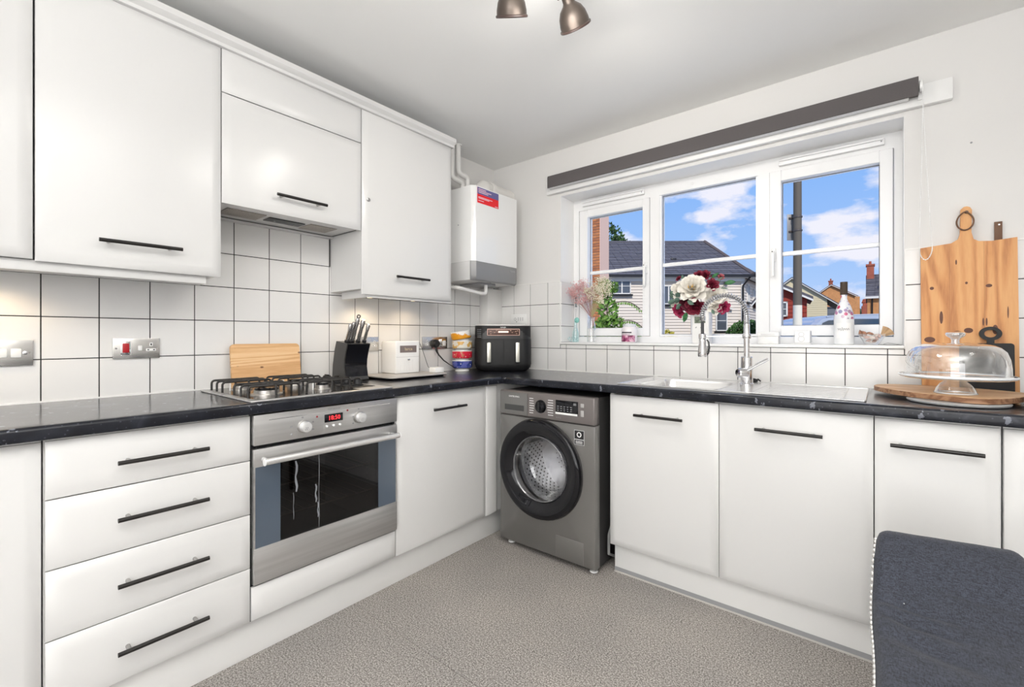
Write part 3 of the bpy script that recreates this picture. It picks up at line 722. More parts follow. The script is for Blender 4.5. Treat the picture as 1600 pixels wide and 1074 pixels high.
for a in (.6, 2.7, 4.8):
    c, s = math.cos(a), math.sin(a)
    m = MB(); pts = [(DC[0] + c * .236 - s * .025, wy + .12, DC[2] + s * .236 + c * .025), (DC[0] + c * .19, wy + .12, DC[2] + s * .19), (DC[0] + c * .236 + s * .025, wy + .12, DC[2] + s * .236 - c * .025)]
    m.prism(pts, (0, .22, 0)); m.build('drum_paddle', M_chrome, wm)
# filter flap
fl = MB().box(1.000, 1.157, wy - .0012, wy, .036, .142, .001).build('filter_flap', M_wmbody, wm)
m = MB()
for a in ((.998, 1.159, .142, .1435), (.998, 1.159, .0345, .036), (.9985, 1.0, .036, .142), (1.157, 1.1585, .036, .142)): m.box(a[0], a[1], wy - .0006, wy, a[2], a[3])
m.build('flap_seam', mat('seam_light', (.3, .28, .27), .3, .5), wm)
for x in (.675, 1.19):
    for y in (-.60, -.12): MB().lathe([(.016, 0), (.020, .004), (.018, .010), (.009, .011), (.009, .031)], (x, y, 0), (0, 0, 1), 18).build('foot', M_white, wm)
M_hose = mat('grey_hose', (.20, .20, .20), .5)
MB().tube([(1.238, -.10, .30), (1.238, -.50, .22), (1.238, -.54, .17), (1.238, -.54, .08), (1.238, -.45, .03), (1.238, -.2, .012)], .007, 8).build('hose', M_hose, wm)

# ---------------------------------------------------------------- boiler
bo = thing('boiler', 'white wall boiler with a grey lower band and red sticker, in the corner', 'boiler', fL(-.30, .0, 1.49))
B0, B1 = -.536, -.105
pts = [(B0, .0015), (B0, .285), (B0 + .004, .292), (B0 + .026, .310), (B1 - .004, .310), (B1, .304), (B1, .0015)]
MB(fL).prism([(s, d, 1.609) for s, d in pts], (0, 0, .470)).build('casing', mat('boiler_white', (.82, .82, .81), .06, coat=.3), bo)
MB(fL).box(B0, B1, .0015, .284, 1.492, 1.6088, .002).build('lower_casing', M_cab, bo)
bd = MB(fL); ring = []
def bandring(z, o): return [(B0 - .0005, .2845, z), (B0 - .0005, .290 + o * .5, z), (B0 + .026, .311 + o, z), (B1 - .01, .311 + o, z), (B1, .300 + o, z), (B1, .2845, z)]
bd.loft([bandring(1.489, -.012), bandring(1.497, -.002), bandring(1.52, .002), bandring(1.60, .002), bandring(1.6085, -.002)], True, True, True)
bn = bd.build('control_band', mat('band_grey', (.25, .25, .255), .4, .15), bo)
MB(fL).box(-.186, -.132, .3125, .3145, 1.573, 1.587, .001).build('badge', M_grey, bn)
tst = MB(fL).box(-.499, -.300, .3102, .3112, 1.975, 2.072).build('sticker', mat('sticker_red', (.80, .012, .02), .35), bo)
MB(fL).box(-.499, -.300, .3112, .3116, 2.030, 2.072).build('top_field', mat('sticker_purple', (.13, .12, .30), .35), tst)
for z, a, b in ((2.062, -.49, -.42), (2.052, -.49, -.37), (2.042, -.49, -.40), (2.012, -.49, -.36), (2.005, -.49, -.39), (1.990, -.49, -.44), (1.982, -.335, -.305)):
    MB(fL).box(a, b, .3112, .3119, z - .0022, z + .0022).build('printed_line', mat('print_pink', (.85, .60, .66), .4), tst)
MB(fL).ball((B0 - .0005, .18, 1.845), .004).build('screw', M_grey, bo)
MB(fL).cyl((-.33, .27, 1.484), (-.33, .27, 1.492), .004).box(-.40, -.25, .05, .24, 1.478, 1.4918, .002).build('underside', M_grey, bo)
# flue and pipes
tag(MB().tube([(.16, -.31, 2.080), (.16, -.31, 2.10), (.16, -.305, 2.125), (.158, -.285, 2.145), (.15, -.255, 2.150), (.15, .004, 2.150)], [.056, .056, .056, .055, .050, .050], 24).lathe([(.056, 0), (.058, .01), (.058, .03), (.056, .04)], (.15, -.23, 2.150), (0, 1, 0), 24).build('boiler_flue', mat('flue_white', (.76, .74, .71), .45)), 'white round flue on top of the boiler running into the window wall', 'flue')
M_pipe = mat('painted_pipe', (.76, .75, .73), .35)
def rpath(pts, r=.03, n=5):
    pts = [Vector(p) for p in pts]; out = [pts[0]]
    for i in range(1, len(pts) - 1):
        a = (pts[i - 1] - pts[i]).normalized(); b = (pts[i + 1] - pts[i]).normalized()
        rr = min(r, (pts[i - 1] - pts[i]).length * .45, (pts[i + 1] - pts[i]).length * .45)
        p, q = pts[i] + a * rr, pts[i] + b * rr
        for k in range(n + 1):
            t = k / n; out.append(p * (1 - t) ** 2 + pts[i] * 2 * t * (1 - t) + q * t * t)
    out.append(pts[-1]); return out
for (y1, x, zz, ye, lab) in ((-.540, .125, 2.160, -.445, 'white painted pipe dropping from the ceiling, nearer the wall cupboard'), (-.485, .125, 2.205, -.40, 'white painted pipe dropping from the ceiling, nearer the corner')):
    o = MB().tube(rpath([(x, y1, 2.3885), (x, y1, zz), (x, ye, zz - .010), (x, ye, 2.0795)], .026), .0165, 12).lathe([(.024, 0), (.024, .006), (.016, .008)], (x, y1, 2.380), (0, 0, 1), 16).build('heating_pipe', M_pipe)
    tag(o, lab, 'pipe', )
tag(MB().tube(rpath([(.06, -.585, 1.4915), (.06, -.585, 1.452), (.23, -.585, 1.440), (.23, -.40, 1.420), (.23, -.335, 1.420), (.23, -.335, 1.478)], .03), .0125, 12).build('boiler_pipe', M_pipe), 'white bent pipe below the boiler', 'pipe')

# ---------------------------------------------------------------- sockets
M_sat = mat('satin_chrome', (.66, .65, .63), .24, .9)
def plate(T, s0, s1, z0, z1, label, cat='socket', m=M_sat, name='wall_socket', scr=True):
    p = thing(name, label, cat, T((s0 + s1) / 2, 0, (z0 + z1) / 2))
    f = MB(T).box(s0, s1, .0002, .009, z0, z1, .002).build('faceplate', m, p)
    if scr:
        for s in (s0 + .010, s1 - .010): MB(T).lathe([(.0035, 0), (.003, .001)], (s, .009, (z0 + z1) / 2), (0, 1, 0), 12).build('screw', M_post, f)
    return p, f
def outlet(T, s, z, f):
    MB(T).box(s - .016, s + .016, .009, .0098, z - .015, z - .005, .0003).box(s - .005, s + .005, .009, .0098, z + .004, z + .018, .0003).build('outlet', M_white, f)
    MB(T).box(s - .012, s - .006, .0098, .0102, z - .012, z - .008).box(s + .006, s + .012, .0098, .0102, z - .012, z - .008).box(s - .002, s + .002, .0098, .0102, z + .007, z + .015).build('pin_hole', M_black, f)
p, f = plate(fL, -2.508, -2.362, 1.040, 1.126, 'chrome switch plate with two white rockers at the left edge of the picture', 'switch', name='switch_plate')
for s in (-2.434, -2.402): MB(fL).box(s - .012, s + .012, .009, .015, 1.068, 1.098, .002).build('rocker', M_white, f)
MB(fL).lathe([(.006, 0), (.006, .002), (.003, .003)], (-2.381, .009, 1.083), (0, 1, 0), 16).build('keyhole', M_chrome, f)
p, f = plate(fL, -2.158, -2.015, 1.053, 1.132, 'chrome cooker switch with red rocker and socket above the left worktop', 'socket', name='cooker_switch')
MB(fL).box(-2.136, -2.105, .009, .0095, 1.066, 1.120, .001).build('surround', M_chrome, f)
MB(fL).box(-2.130, -2.110, .0095, .014, 1.076, 1.112, .002).build('red_rocker', mat('red_rocker', (.45, .012, .02), .3), f)
MB(fL).box(-2.084, -2.071, .009, .013, 1.083, 1.103, .002).build('rocker', M_white, f)
outlet(fL, -2.043, 1.096, f)
p, f = plate(fL, -1.130, -1.002, 1.056, 1.136, 'chrome double socket behind the knife block')
outlet(fL, -1.03, 1.096, f); outlet(fL, -1.095, 1.096, f)
p, f = plate(fL, -.685, -.475, 1.056, 1.136, 'wide chrome socket plate with a black plug, left of the bowls')
MB(fL).box(-.535, -.495, .009, .022, 1.070, 1.122, .003).build('socket_frame', M_chrome, f)
MB(fL).box(-.527, -.503, .022, .026, 1.078, 1.112, .002).build('rocker', M_white, f)
outlet(fL, -.645, 1.096, f)
pg = thing('black_plug', 'black round mains plug in the chrome socket, with its lead', 'plug', fL(-.60, .03, 1.09))
MB(fL).lathe([(.024, .0105), (.027, .016), (.027, .036), (.020, .046), (.001, .048)], (-.592, 0, 1.092), (0, 1, 0), 24).build('body', M_black, pg)
MB(fL).tube([(-.592, .03, 1.070), (-.590, .035, 1.045), (-.585, .05, 1.02), (-.57, .08, .985), (-.558, .12, .96), (-.55, .15, .945)], [.008, .007, .005, .004, .003, .003], 8).build('lead', M_black, pg)
p, f = plate(fB, .175, .318, 1.222, 1.298, 'white programmer plate with small dials above the air fryer', 'timer', M_white, 'heating_programmer', scr=False)
MB(fB).lathe([(.010, 0), (.010, .001)], (.215, .009, 1.262), (0, 1, 0), 18).build('dial', M_grey, f)
MB(fB).lathe([(.007, 0), (.007, .0015)], (.215, .0095, 1.262), (0, 1, 0), 18).build('dial_face', M_white, f)
for k in range(3): MB(fB).box(.238 + k * .02, .248 + k * .02, .009, .0096, 1.250, 1.275).build('slot', mat('slot_grey', (.6, .6, .6), .5), f)
MB(fB).box(.225, .231, .009, .0098, 1.240, 1.246).build('button', M_black, f)

# ---------------------------------------------------------------- things on the left worktop
cb = thing('bamboo_board', 'pale bamboo cutting board leaning on the tiles behind the hob', 'cutting board', (.04, -1.62, .909))
m = MB()
y0, y1, r = -1.773, -1.472, .018
out_ = []
for cx, cz, a0 in ((y1 - r, .195 - r, 0), (y0 + r, .195 - r, pi / 2)):
    for k in range(6): a = a0 + k * pi / 10; out_.append((cx + r * math.cos(a), cz + r * math.sin(a)))
out_ += [(y0, 0), (y1, 0)]
ca = .125
def tl(dz, t): return (.048 - dz * math.sin(ca) + t * math.cos(ca), .9095 + dz * math.cos(ca) + t * math.sin(ca))
m.loft([[(tl(z, t)[0], s, tl(z, t)[1]) for s, z in out_] for t in (0, .014)], True, True, True)
m.build('board', M_bam, cb)

kb = thing('knife_block', 'slanted black knife block with a curved glossy front', 'knife block', (.15, -1.24, .909))
ky0, ky1 = -1.300, -1.168
prof = [(.035, 0), (.160, 0), (.166, .006), (.158, .03), (.150, .07), (.153, .11), (.165, .15), (.182, .192), (.078, .205), (.06, .16), (.042, .08)]
MB().prism([(x, ky0, .9095 + z) for x, z in prof], (0, ky1 - ky0, 0)).build('block', mat('block_grey', (.05, .048, .046), .4), kb)
fp = [(.1602, .010), (.1585, .03), (.1505, .07), (.1535, .11), (.1655, .15), (.181, .188)]
MB().loft([[(x + .0015, y, .9095 + z) for x, z in fp] for y in (ky0 + .005, ky1 - .003)], False).build('front', M_gloss, kb)
lean = Vector((.46, 0, 1)).normalized()
M_kh = mat('knife_steel', (.55, .54, .53), .22, 1)
for k, (yy, xx, L, r, lab) in enumerate(((-1.290, .155, .092, .0095, 'steel knife handle at the left end of the block'), (-1.272, .150, .100, .0095, 'steel knife handle second from the left of the block'),
                           (-1.252, .145, .124, .0100, 'longest steel handle with a ring end, at the back of the block'), (-1.223, .150, .116, .0110, 'thick steel knife handle right of the block centre'), (-1.190, .155, .092, .0095, 'steel knife handle at the right end of the block'))):
    kn = thing('knife', lab, 'knife', (xx, yy, 1.10), 'knives in the block')
    b0 = Vector((xx, yy, .9095 + .195 + (.165 - xx) * .12)) + lean * .002
    MB().cyl(b0, b0 + lean * .012, r * 1.15, n=12).build('bolster', M_black, kn)
    MB().lathe([(r * .8, 0), (r, L * .2), (r * .85, L * .55), (r * 1.15, L * .9), (r * .7, L)], b0 + lean * .012, lean, 14).build('handle', M_kh, kn)
    if k == 2: MB().lathe([(.006, -.003), (.011, -.003), (.011, .003), (.006, .003), (.006, -.003)], b0 + lean * (.012 + L + .008), (1, 0, -.36), 18, cap=False).build('ring', M_kh, kn)

# grey serving tray with white machine
tr = thing('warming_tray', 'flat grey tray with rounded corners and dark base, right of the hob', 'tray', (.16, -.93, .909))
def rrect(x0, x1, y0, y1, r, z, n=6):
    o = []
    for cx, cy, a0 in ((x1 - r, y1 - r, 0), (x0 + r, y1 - r, pi / 2), (x0 + r, y0 + r, pi), (x1 - r, y0 + r, 1.5 * pi)):
        for k in range(n + 1): a = a0 + k * pi / 2 / n; o.append((cx + r * math.cos(a), cy + r * math.sin(a), z))
    return o
MB().loft([rrect(.035, .29, -1.115, -.745, .03, .9095), rrect(.03, .295, -1.12, -.74, .03, .916)], True, True, True).build('base', M_black, tr)
MB().loft([rrect(.022, .303, -1.128, -.732, .035, .9162), rrect(.015, .31, -1.135, -.725, .04, .921), rrect(.018, .307, -1.132, -.728, .038, .926), rrect(.03, .295, -1.12, -.74, .03, .927)], True, True, True).build('top', mat('tray_grey', (.50, .47, .44), .3, .3), tr)
wm2 = thing('white_box_machine', 'white boxy dispenser with a grey name label, standing on the grey tray', 'appliance', (.08, -.90, .927))
MB().box(.012, .148, -.985, -.820, .9275, 1.112, .005, 3).build('body', M_cer, wm2)
MB().box(.1481, .1486, -.982, -.823, 1.020, 1.022).build('lid_seam', mat('seam_grey', (.55, .54, .52), .5), wm2)
lb = MB().box(.1481, .1495, -.957, -.842, 1.046, 1.086).build('label', mat('label_taupe', (.22, .175, .165), .5), wm2)
text('lettering', 'larca', .024, (.1500, -.899, 1.066), (0, 1, 0), (0, 0, 1), mat('print_cream', (.75, .62, .42), .5), lb, width=.052)
lt = MB()
for k, (yy, h) in enumerate(((-.955, .030), (-.930, .052), (-.915, .060), (-.895, .066), (-.870, .058), (-.850, .040))): lt.box(.1481, .1496, yy, yy + .006, .945, .945 + h, .0006)
lt.build('relief', M_cer, wm2)
MB().box(.1481, .156, -.908, -.892, 1.001, 1.010, .002).build('catch', M_chrome, wm2)
sb = thing('white_power_base', 'small white box with a thin lead on the right end of the grey tray', 'adapter', (.24, -.75, .927))
MB().box(.205, .262, -.795, -.728, .9275, .958, .004).build('body', M_white, sb)
MB().tube(rpath([(.235, -.79, .950), (.20, -.795, .955), (.15, -.77, .99), (.10, -.75, 1.04), (.05, -.74, 1.10)], .03), .0016, 6).build('lead', M_black, sb)

# stacked bowls
bx, by = .115, -.440
pz = .9095
bowls = [('blue', (.035, .06, .26), 'deep blue patterned bowl at the bottom of the stack'), ('red', (.66, .02, .05), 'red patterned bowl, second from the bottom of the stack'),
         ('pattern', (.62, .55, .42), 'cream, blue and yellow patterned bowl, second from the top of the stack'), ('orange', (.88, .86, .82), 'white and orange bowl tilted on top of the stack')]
def b_bowl(c1, c2, sc, thr=.5):
    def f(t, b, tcn, nd):
        v = nd('ShaderNodeTexVoronoi', {'Vector': tcn.outputs['Object'], 'Scale': sc})
        n = nd('ShaderNodeTexNoise', {'Vector': tcn.outputs['Object'], 'Scale': sc * .7, 'Detail': 2.0})
        c = ramp_of(nd, n.outputs['Fac'], (thr - .02, c1), (thr + .02, c2))
        cc = ramp_of(nd, v.outputs['Distance'], (.16, (.85, .8, .72)), (.20, (0, 0, 0)))
        s = nd('ShaderNodeSeparateColor', {0: cc})
        mm = nd('ShaderNodeMixRGB', {0: s.outputs[0], 1: c, 2: (.85, .8, .72, 1)})
        t.links.new(mm.outputs[0], b.inputs['Base Color']); b.inputs['Roughness'].default_value = .1
    return f
def b_flames(t, b, tcn, nd):
    sp = nd('ShaderNodeSeparateXYZ', {0: tcn.outputs['Object']})
    n = nd('ShaderNodeTexNoise', {'Vector': tcn.outputs['Object'], 'Scale': 40.0, 'Detail': 2.0})
    a = nd('ShaderNodeMath', {0: n.outputs['Fac'], 1: .05}, operation='MULTIPLY')
    d = nd('ShaderNodeMath', {0: sp.outputs['Z'], 1: a.outputs[0]}, operation='ADD')
    d2 = nd('ShaderNodeMath', {0: sp.outputs['Y'], 1: .22, 2: d.outputs[0]}, operation='MULTIPLY_ADD')
    c = ramp_of(nd, d2.outputs[0], (.066, (.80, .34, .02)), (.070, (.88, .86, .82)))
    t.links.new(c, b.inputs['Base Color']); b.inputs['Roughness'].default_value = .1
BMs = [custom('bowl_blue', b_bowl((.03, .05, .25), (.10, .12, .42), 45)), custom('bowl_red', b_bowl((.68, .02, .05), (.60, .16, .10), 50, .6)),
       custom('bowl_mix', b_bowl((.70, .42, .12), (.80, .76, .68), 40)), custom('bowl_orange', b_bowl((.80, .36, .03), (.82, .42, .05), 30))]
for k, (nm, c, lab) in enumerate(bowls):
    z = pz + (0 if k == 0 else .0); z = pz + k * .0635
    t = thing('bowl', lab, 'bowl', (bx, by, z), 'colourful bowls stacked on the worktop')
    R = .066
    tilt = Matrix.Rotation(.16, 4, Vector((.8, -.6, 0))) if k == 3 else Matrix()
    def fT(x, y, zz, tilt=tilt, z=z): v = tilt @ Vector((x, y, zz)); return Vector((bx, by, z)) + v
    MB(fT).lathe([(.034, .001), (.046, .001), (.047, .006), (.044, .012), (.050, .018), (.058, .022)], n=36, cap=False).build('foot', M_cer, t)
    MB(fT).lathe([(.058, .022), (.0635, .026), (R, .034), (R, .068)], n=36, cap=False).build('band', BMs[k] if k < 3 else custom('bowl_flames', b_flames), t)
    MB(fT).lathe([(R, .068), (R + .0012, .070), (R, .073), (R - .003, .071), (R - .005, .05), (R - .012, .03), (.03, .014), (.001, .012)], n=36, cap=False).build('inside', M_cer, t)
MB_top = t
# air fryer
af = thing('air_fryer', 'black double drawer air fryer with copper control panel, in the corner', 'air fryer', (.28, -.22, .909))
na = -pi / 4
T = frot(.350, -.292, pi / 4)      # a: along front (right), b: back into corner
def afr(w, d0, d1, r, z): return rrect(-w, w, d0, d1, r, z)
def afT(a, b, z): return frot(.350, -.292, pi / 4, .909)(a, b, z)
MB(afT).loft([rrect(-.150, .150, .02, .232, .05, .001), rrect(-.172, .172, .008, .245, .055, .012), rrect(-.183, .183, .002, .25, .06, .030), rrect(-.187, .187, 0, .252, .06, .045), rrect(-.185, .185, .002, .25, .06, .30)][:5], True, True, True).build('base', M_blackm, af)
MB(afT).loft([rrect(-.1885, .1885, -.002, .2515, .062, .045), rrect(-.1875, .1875, -.001, .2505, .062, .21), rrect(-.1865, .1865, 0, .25, .062, .212)], True, True, True).build('drawer_shell', M_blackm, af)
MB(afT).loft([rrect(-.1865, .1865, -.0005, .25, .062, .213), rrect(-.181, .181, .003, .246, .062, .296), rrect(-.178, .178, .006, .244, .060, .300)], True, True, True).build('head', M_black, af)
MB(afT).loft([rrect(-.174, .174, .010, .240, .06, .300), rrect(-.172, .172, .012, .238, .06, .307)], True, True, True).build('top_cover', mat('pale_top', (.72, .69, .66), .35), af)
dl = MB(afT)
dl.box(-.0008, .0008, -.0032, -.001, .045, .21).build('drawer_gap', M_dark, af)
for a in (-.098, .088):
    h = MB(afT).box(a - .013, a + .013, -.036, -.020, .062, .190, .004).build('drawer_handle', mat('pale_metal', (.70, .69, .62), .3, .6), af)
    MB(afT).box(a - .008, a + .008, -.022, -.001, .165, .183).box(a - .008, a + .008, -.022, -.001, .068, .086).build('handle_post', M_black, h)
sl = .0035
cp = MB(afT).loft([[(x, .0 - .0035 + (z - .213) * .05, z) for x, z in ((-.108, .236), (.104, .236), (.104, .279), (-.108, .279))], [(x, .003, z) for x, z in ((-.108, .236), (.104, .236), (.104, .279), (-.108, .279))]], True, True, True).build('control_panel', mat('copper_edge', (.62, .40, .33), .3, .6), af)
MB(afT).box(-.105, .101, -.0042, -.003, .239, .276, .0005).build('control_face', mat('copper_face', (.085, .045, .035), .2, .3), cp)
MB(afT).box(-.036, .030, -.0052, -.004, .254, .264).build('display', mat('amber_screen', (.6, .4, .3), .4, emit=(1, .72, .55, 1.0)), cp)
mk = MB(afT)
for a, z in ((-.085, .262), (-.085, .247), (-.06, .255), (-.048, .268), (.045, .268), (.055, .255), (.078, .262), (.084, .248), (.09, .266)): mk.box(a - .004, a + .004, -.0050, -.004, z - .0015, z + .0015)
mk.build('touch_marks', mat('copper_print', (.50, .30, .20), .4), cp)
xdir = Vector((math.cos(pi / 4), math.sin(pi / 4), 0))
text('brand', 'NINJA', .0125, afT(-.004, -.0012, .288), xdir, (0, 0, 1), M_white, af, width=.036)
sk = MB(afT)
for j in range(5):
    for i in range(3): sk.box(-.172 + i * .009, -.166 + i * .009, -.0012, .0006, .225 + j * .012, .2275 + j * .012)
stk = sk.build('printed_guide', mat('print_grey', (.35, .36, .38), .4), af)

# ---------------------------------------------------------------- sink and tap
sk = thing('sink', 'stainless steel inset sink with a right-hand draining board', 'sink', (1.75, -.3, .909))
SX0, SX1, SD0, SD1 = 1.283, 2.232, .045, .545
m = MB(fB)
z = .9095; zt = .9125
for a in ((SX0, BX0 + .002, SD0, SD1), (BX1 - .002, 1.86, SD0, SD1), (BX0 + .002, BX1 - .002, SD0, BD0 + .002), (BX0 + .002, BX1 - .002, BD1 - .002, SD1)): m.box(a[0], a[1], a[2], a[3], z, zt)
m.build('rim', M_steelx, sk)
edge = MB(fB)
for a in ((SX0, SX1, SD1 - .006, SD1), (SX0, SX1, SD0, SD0 + .006), (SX0, SX0 + .006, SD0, SD1), (SX1 - .006, SX1, SD0, SD1)): edge.box(a[0], a[1], a[2], a[3], z, .915, .002, 1)
edge.build('raised_edge', M_steelx, sk)
def br(i, zz, r): return [(x, y, zz) for x, y, _ in rrect(BX0 + i, BX1 - i, BD0 + i, BD1 - i, r, 0, 6)]
MB(fB).loft([br(-.004, .9130, .05), br(.002, .9115, .05), br(.008, .900, .05), br(.016, .78, .055), br(.03, .762, .05), br(.07, .758, .05)], True, False, True).build('bowl', M_steelx, sk)
MB(fB).lathe([(.040, .002), (.036, 0), (.012, -.002), (.001, -.002)], (1.56, .33, .7592), (0, 0, 1), 24).build('waste', M_chrome, sk)
MB(fB).box(1.8605, SX1 - .006, SD0 + .006, SD1 - .006, z, .9112).build('drainer', M_steelx, sk)
for k in range(11):
    dd = .10 + k * .038
    MB(fB).box(1.885, 2.165, dd, dd + .016, .9112, .9142, .0014, 1).build('ridge', M_steelx, sk)
tp = thing('kitchen_tap', 'tall chrome spring neck tap beside the sink bowl', 'tap', (1.795, -.285, .9125))
bxp, byp = 1.795, -.275
MB().lathe([(.030, 0), (.030, .012), (.026, .016), (.025, .13), (.022, .134)], (bxp, byp, .9127), (0, 0, 1), 28).build('body', M_chrome, tp)
MB().lathe([(.0125, .0), (.0125, .085), (.015, .088), (.016, .105), (.013, .11), (.013, .150), (.010, .152)], (bxp, byp, 1.045), (0, 0, 1), 22).build('riser', M_chrome, tp)
lv = MB().lathe([(.016, .0), (.021, .004), (.021, .040), (.017, .046), (.001, .047)], (bxp + .004, byp - .018, .975), (-.62, -.78, 0), 24).build('mixer', M_chrome, tp)
MB().cyl((bxp + .006, byp - .032, .985), (bxp + .094, byp - .040, 1.040), .0065, n=12).build('lever', M_chrome, lv)
hd2 = Vector((1.618, -.335, 0)) - Vector((bxp, byp, 0)); L = hd2.length; hv = hd2 / L
def arcp(t):  # t 0..1 from riser top up, over and down to the spray
    r = L / 2; zs = 1.235
    if t < .18: return Vector((bxp, byp, 1.190 + (zs - 1.190) * t / .18))
    if t < .86:
        a = pi * (t - .18) / .68; return Vector((bxp, byp, zs)) + hv * (r - r * math.cos(a)) + Vector((0, 0, r * math.sin(a) * .98))
    return Vector((bxp, byp, 0)) + hv * L + Vector((0, 0, zs - (t - .86) / .14 * .025))
MB().tube([arcp(k / 40) for k in range(41)], .0065, 10).build('hose', mat('hose_grey', (.20, .20, .21), .4), tp)
turns = 40; pts = []
for k in range(turns * 10 + 1):
    t = k / (turns * 10); p = arcp(t * .995 + .002); d = (arcp(min(1, t + .01)) - arcp(max(0, t - .01))).normalized()
    u = Vector((-hv.y, hv.x, 0)); w = d.cross(u); a = 2 * pi * turns * t
    pts.append(p + (u * math.cos(a) + w * math.sin(a)) * .0112)
MB().tube(pts, .0021, 6).build('spring', M_chrome, tp)
hp = Vector((bxp, byp, 0)) + hv * L
MB().lathe([(.007, 0), (.007, .07), (.009, .072)], hp + Vector((0, 0, 1.135)), (0, 0, 1), 16).build('spout_tube', mat('tube_black', (.04, .04, .045), .3), tp)
sp = MB().lathe([(.001, 0), (.019, 0), (.0215, .006), (.0205, .03), (.0155, .06), (.0155, .078), (.0135, .082), (.017, .086), (.017, .106), (.009, .110)], hp + Vector((0, 0, 1.043)), (0, 0, 1), 26).build('spray_head', M_chrome, tp)
MB().tube([hp + Vector((.018, .004, 1.124)), hp + Vector((.026, .005, 1.112)), hp + Vector((.029, .005, 1.085)), hp + Vector((.025, .004, 1.060)), hp + Vector((.019, .003, 1.05))], [.003, .004, .0045, .004, .003], 8).build('trigger', M_black, sp)
MB().cyl(Vector((bxp, byp, 1.139)) , hp + Vector((0, 0, 1.139)), .0035, n=10).lathe([(.017, -.01), (.019, -.006), (.019, .006), (.017, .01)], (bxp, byp, 1.139), (0, 0, 1), 22).build('support_arm', M_chrome, tp)
dc = thing('sink_plug', 'small black rubber plug lying behind the tap', 'plug', (1.79, -.06, .909))
MB().ball((1.778, -.062, .921), .018, (1.3, .8, .62)).build('stopper', M_blackm, dc)
MB().tube([(1.79, -.062, .922), (1.80, -.06, .928), (1.812, -.06, .918)], .004, 6).build('tab', M_blackm, dc)

# ---------------------------------------------------------------- right end of the worktop
# round paddle board lying flat on a pale turntable
ls = thing('turntable', 'thin pale grey turntable under the wooden board', 'turntable', (2.47, -.38, .909))
MB().lathe([(.125, .001), (.13, .003), (.132, .008), (.128, .011)], (2.475, -.372, .909), (0, 0, 1), 40).build('plate', mat('pale_base', (.42, .42, .42), .35), ls)
for k in range(3):
    a = 1.2 + k * 2.1; MB().ball((2.475 + .1 * math.cos(a), -.372 + .1 * math.sin(a), .9105), .0012).build('foot', M_grey, ls)
wbd = thing('wooden_board', 'thick wooden board with a dark bark edge lying flat under the cake stand', 'board', (2.5, -.3, .921))
pl_ = [(2.247, -.203), (2.300, -.320), (2.362, -.395), (2.515, -.488), (2.585, -.430), (2.690, -.230), (2.660, -.150), (2.560, -.078), (2.420, -.052), (2.300, -.075), (2.255, -.130)]
def smooth_poly(p, n=2):
    for _ in range(n):
        q = []
        for i in range(len(p)):
            a, b = p[i], p[(i + 1) % len(p)]
            q += [(a[0] * .8 + b[0] * .2, a[1] * .8 + b[1] * .2), (a[0] * .2 + b[0] * .8, a[1] * .2 + b[1] * .8)]
        p = q
    return p
pp = smooth_poly(pl_, 2)
MB().loft([[(x, y, z) for x, y in pp] for z in (.9215, .9385)], True, True, False).build('edge', M_oakedge, wbd)
MB().loft([[(x, y, .9385) for x, y in pp], [(2.47 + (x - 2.47) * .985, -.27 + (y + .27) * .985, .9400) for x, y in pp]], True, False, True).build('surface', M_oak, wbd)
cs = thing('cake_stand', 'clear glass domed cake stand on the wooden board', 'cake stand', (2.474, -.385, .940))
CC = (2.474, -.352, .9402)
MB().lathe([(.052, 0), (.055, .002), (.050, .018), (.040, .034), (.030, .042), (.028, .047)], CC, (0, 0, 1), 40, cap=False).build('foot', M_clear, cs)
MB().lathe([(.028, .047), (.10, .050), (.140, .053), (.149, .057), (.152, .062), (.149, .064), (.138, .058), (.028, .052)], CC, (0, 0, 1), 48, cap=False).build('plate', M_clear, cs)
MB().lathe([(.1495, .0575), (.1535, .0605), (.1535, .0645), (.1495, .066)], CC, (0, 0, 1), 56, cap=False).build('plate_rim', M_rim, cs)
MB().lathe([(.054, 0), (.0565, .001), (.0565, .004), (.054, .005)], CC, (0, 0, 1), 40, cap=False).build('foot_rim', M_rim, cs)
dm = MB().lathe([(.136, .062), (.1355, .09), (.132, .12), (.124, .145), (.110, .160), (.090, .170), (.06, .175), (.001, .178)], CC, (0, 0, 1), 56, cap=False).build('dome', M_clear, cs)
MB().lathe([(.134, .061), (.1385, .062), (.1385, .066), (.134, .067)], CC, (0, 0, 1), 56, cap=False).build('dome_rim', M_rim, dm)
MB().lathe([(.012, .175), (.010, .184), (.013, .192), (.024, .200), (.0265, .207), (.024, .212), (.012, .215), (.001, .214)], CC, (0, 0, 1), 32, cap=False).build('knob', thin_glass('knob_glass', (.97, .97, .98), refl=1.4, edgew=.6, pwr=1.2), dm)
# leaning boards
def lean(x0, x1, zb, t, yb, ang):
    pass
def board_ring(pts, yb, ang, t):   # pts (x, h); leaning back onto the wall at y=0
    c, s = math.cos(ang), math.sin(ang)
    return [[(x, yb + h * s + tt * -c, .9095 + h * c + tt * s * 0 + tt * s) for x, h in pts] for tt in (0, t)]
bb = thing('paddle_board', 'tall knotty pine paddle board with a leather loop, leaning on the window wall', 'cutting board', (2.53, -.04, .909))
hp_ = [(2.403, 0), (2.676, 0), (2.673, .604), (2.607, .598), (2.570, .602), (2.556, .612), (2.550, .640), (2.552, .728), (2.547, .740), (2.538, .745), (2.529, .744), (2.520, .735), (2.518, .640), (2.512, .617), (2.492, .603), (2.400, .594)]
LA = .040; TB = .020; YB = -.0305
for (x0, x1, mt, hl) in ((2.400, 2.486, M_pine2, None), (2.486, 2.586, M_pine, None), (2.586, 2.676, M_pine2, None)):
    pass
MB().loft(board_ring(hp_, YB, LA, TB), True, True, True).build('board', M_pine, bb)
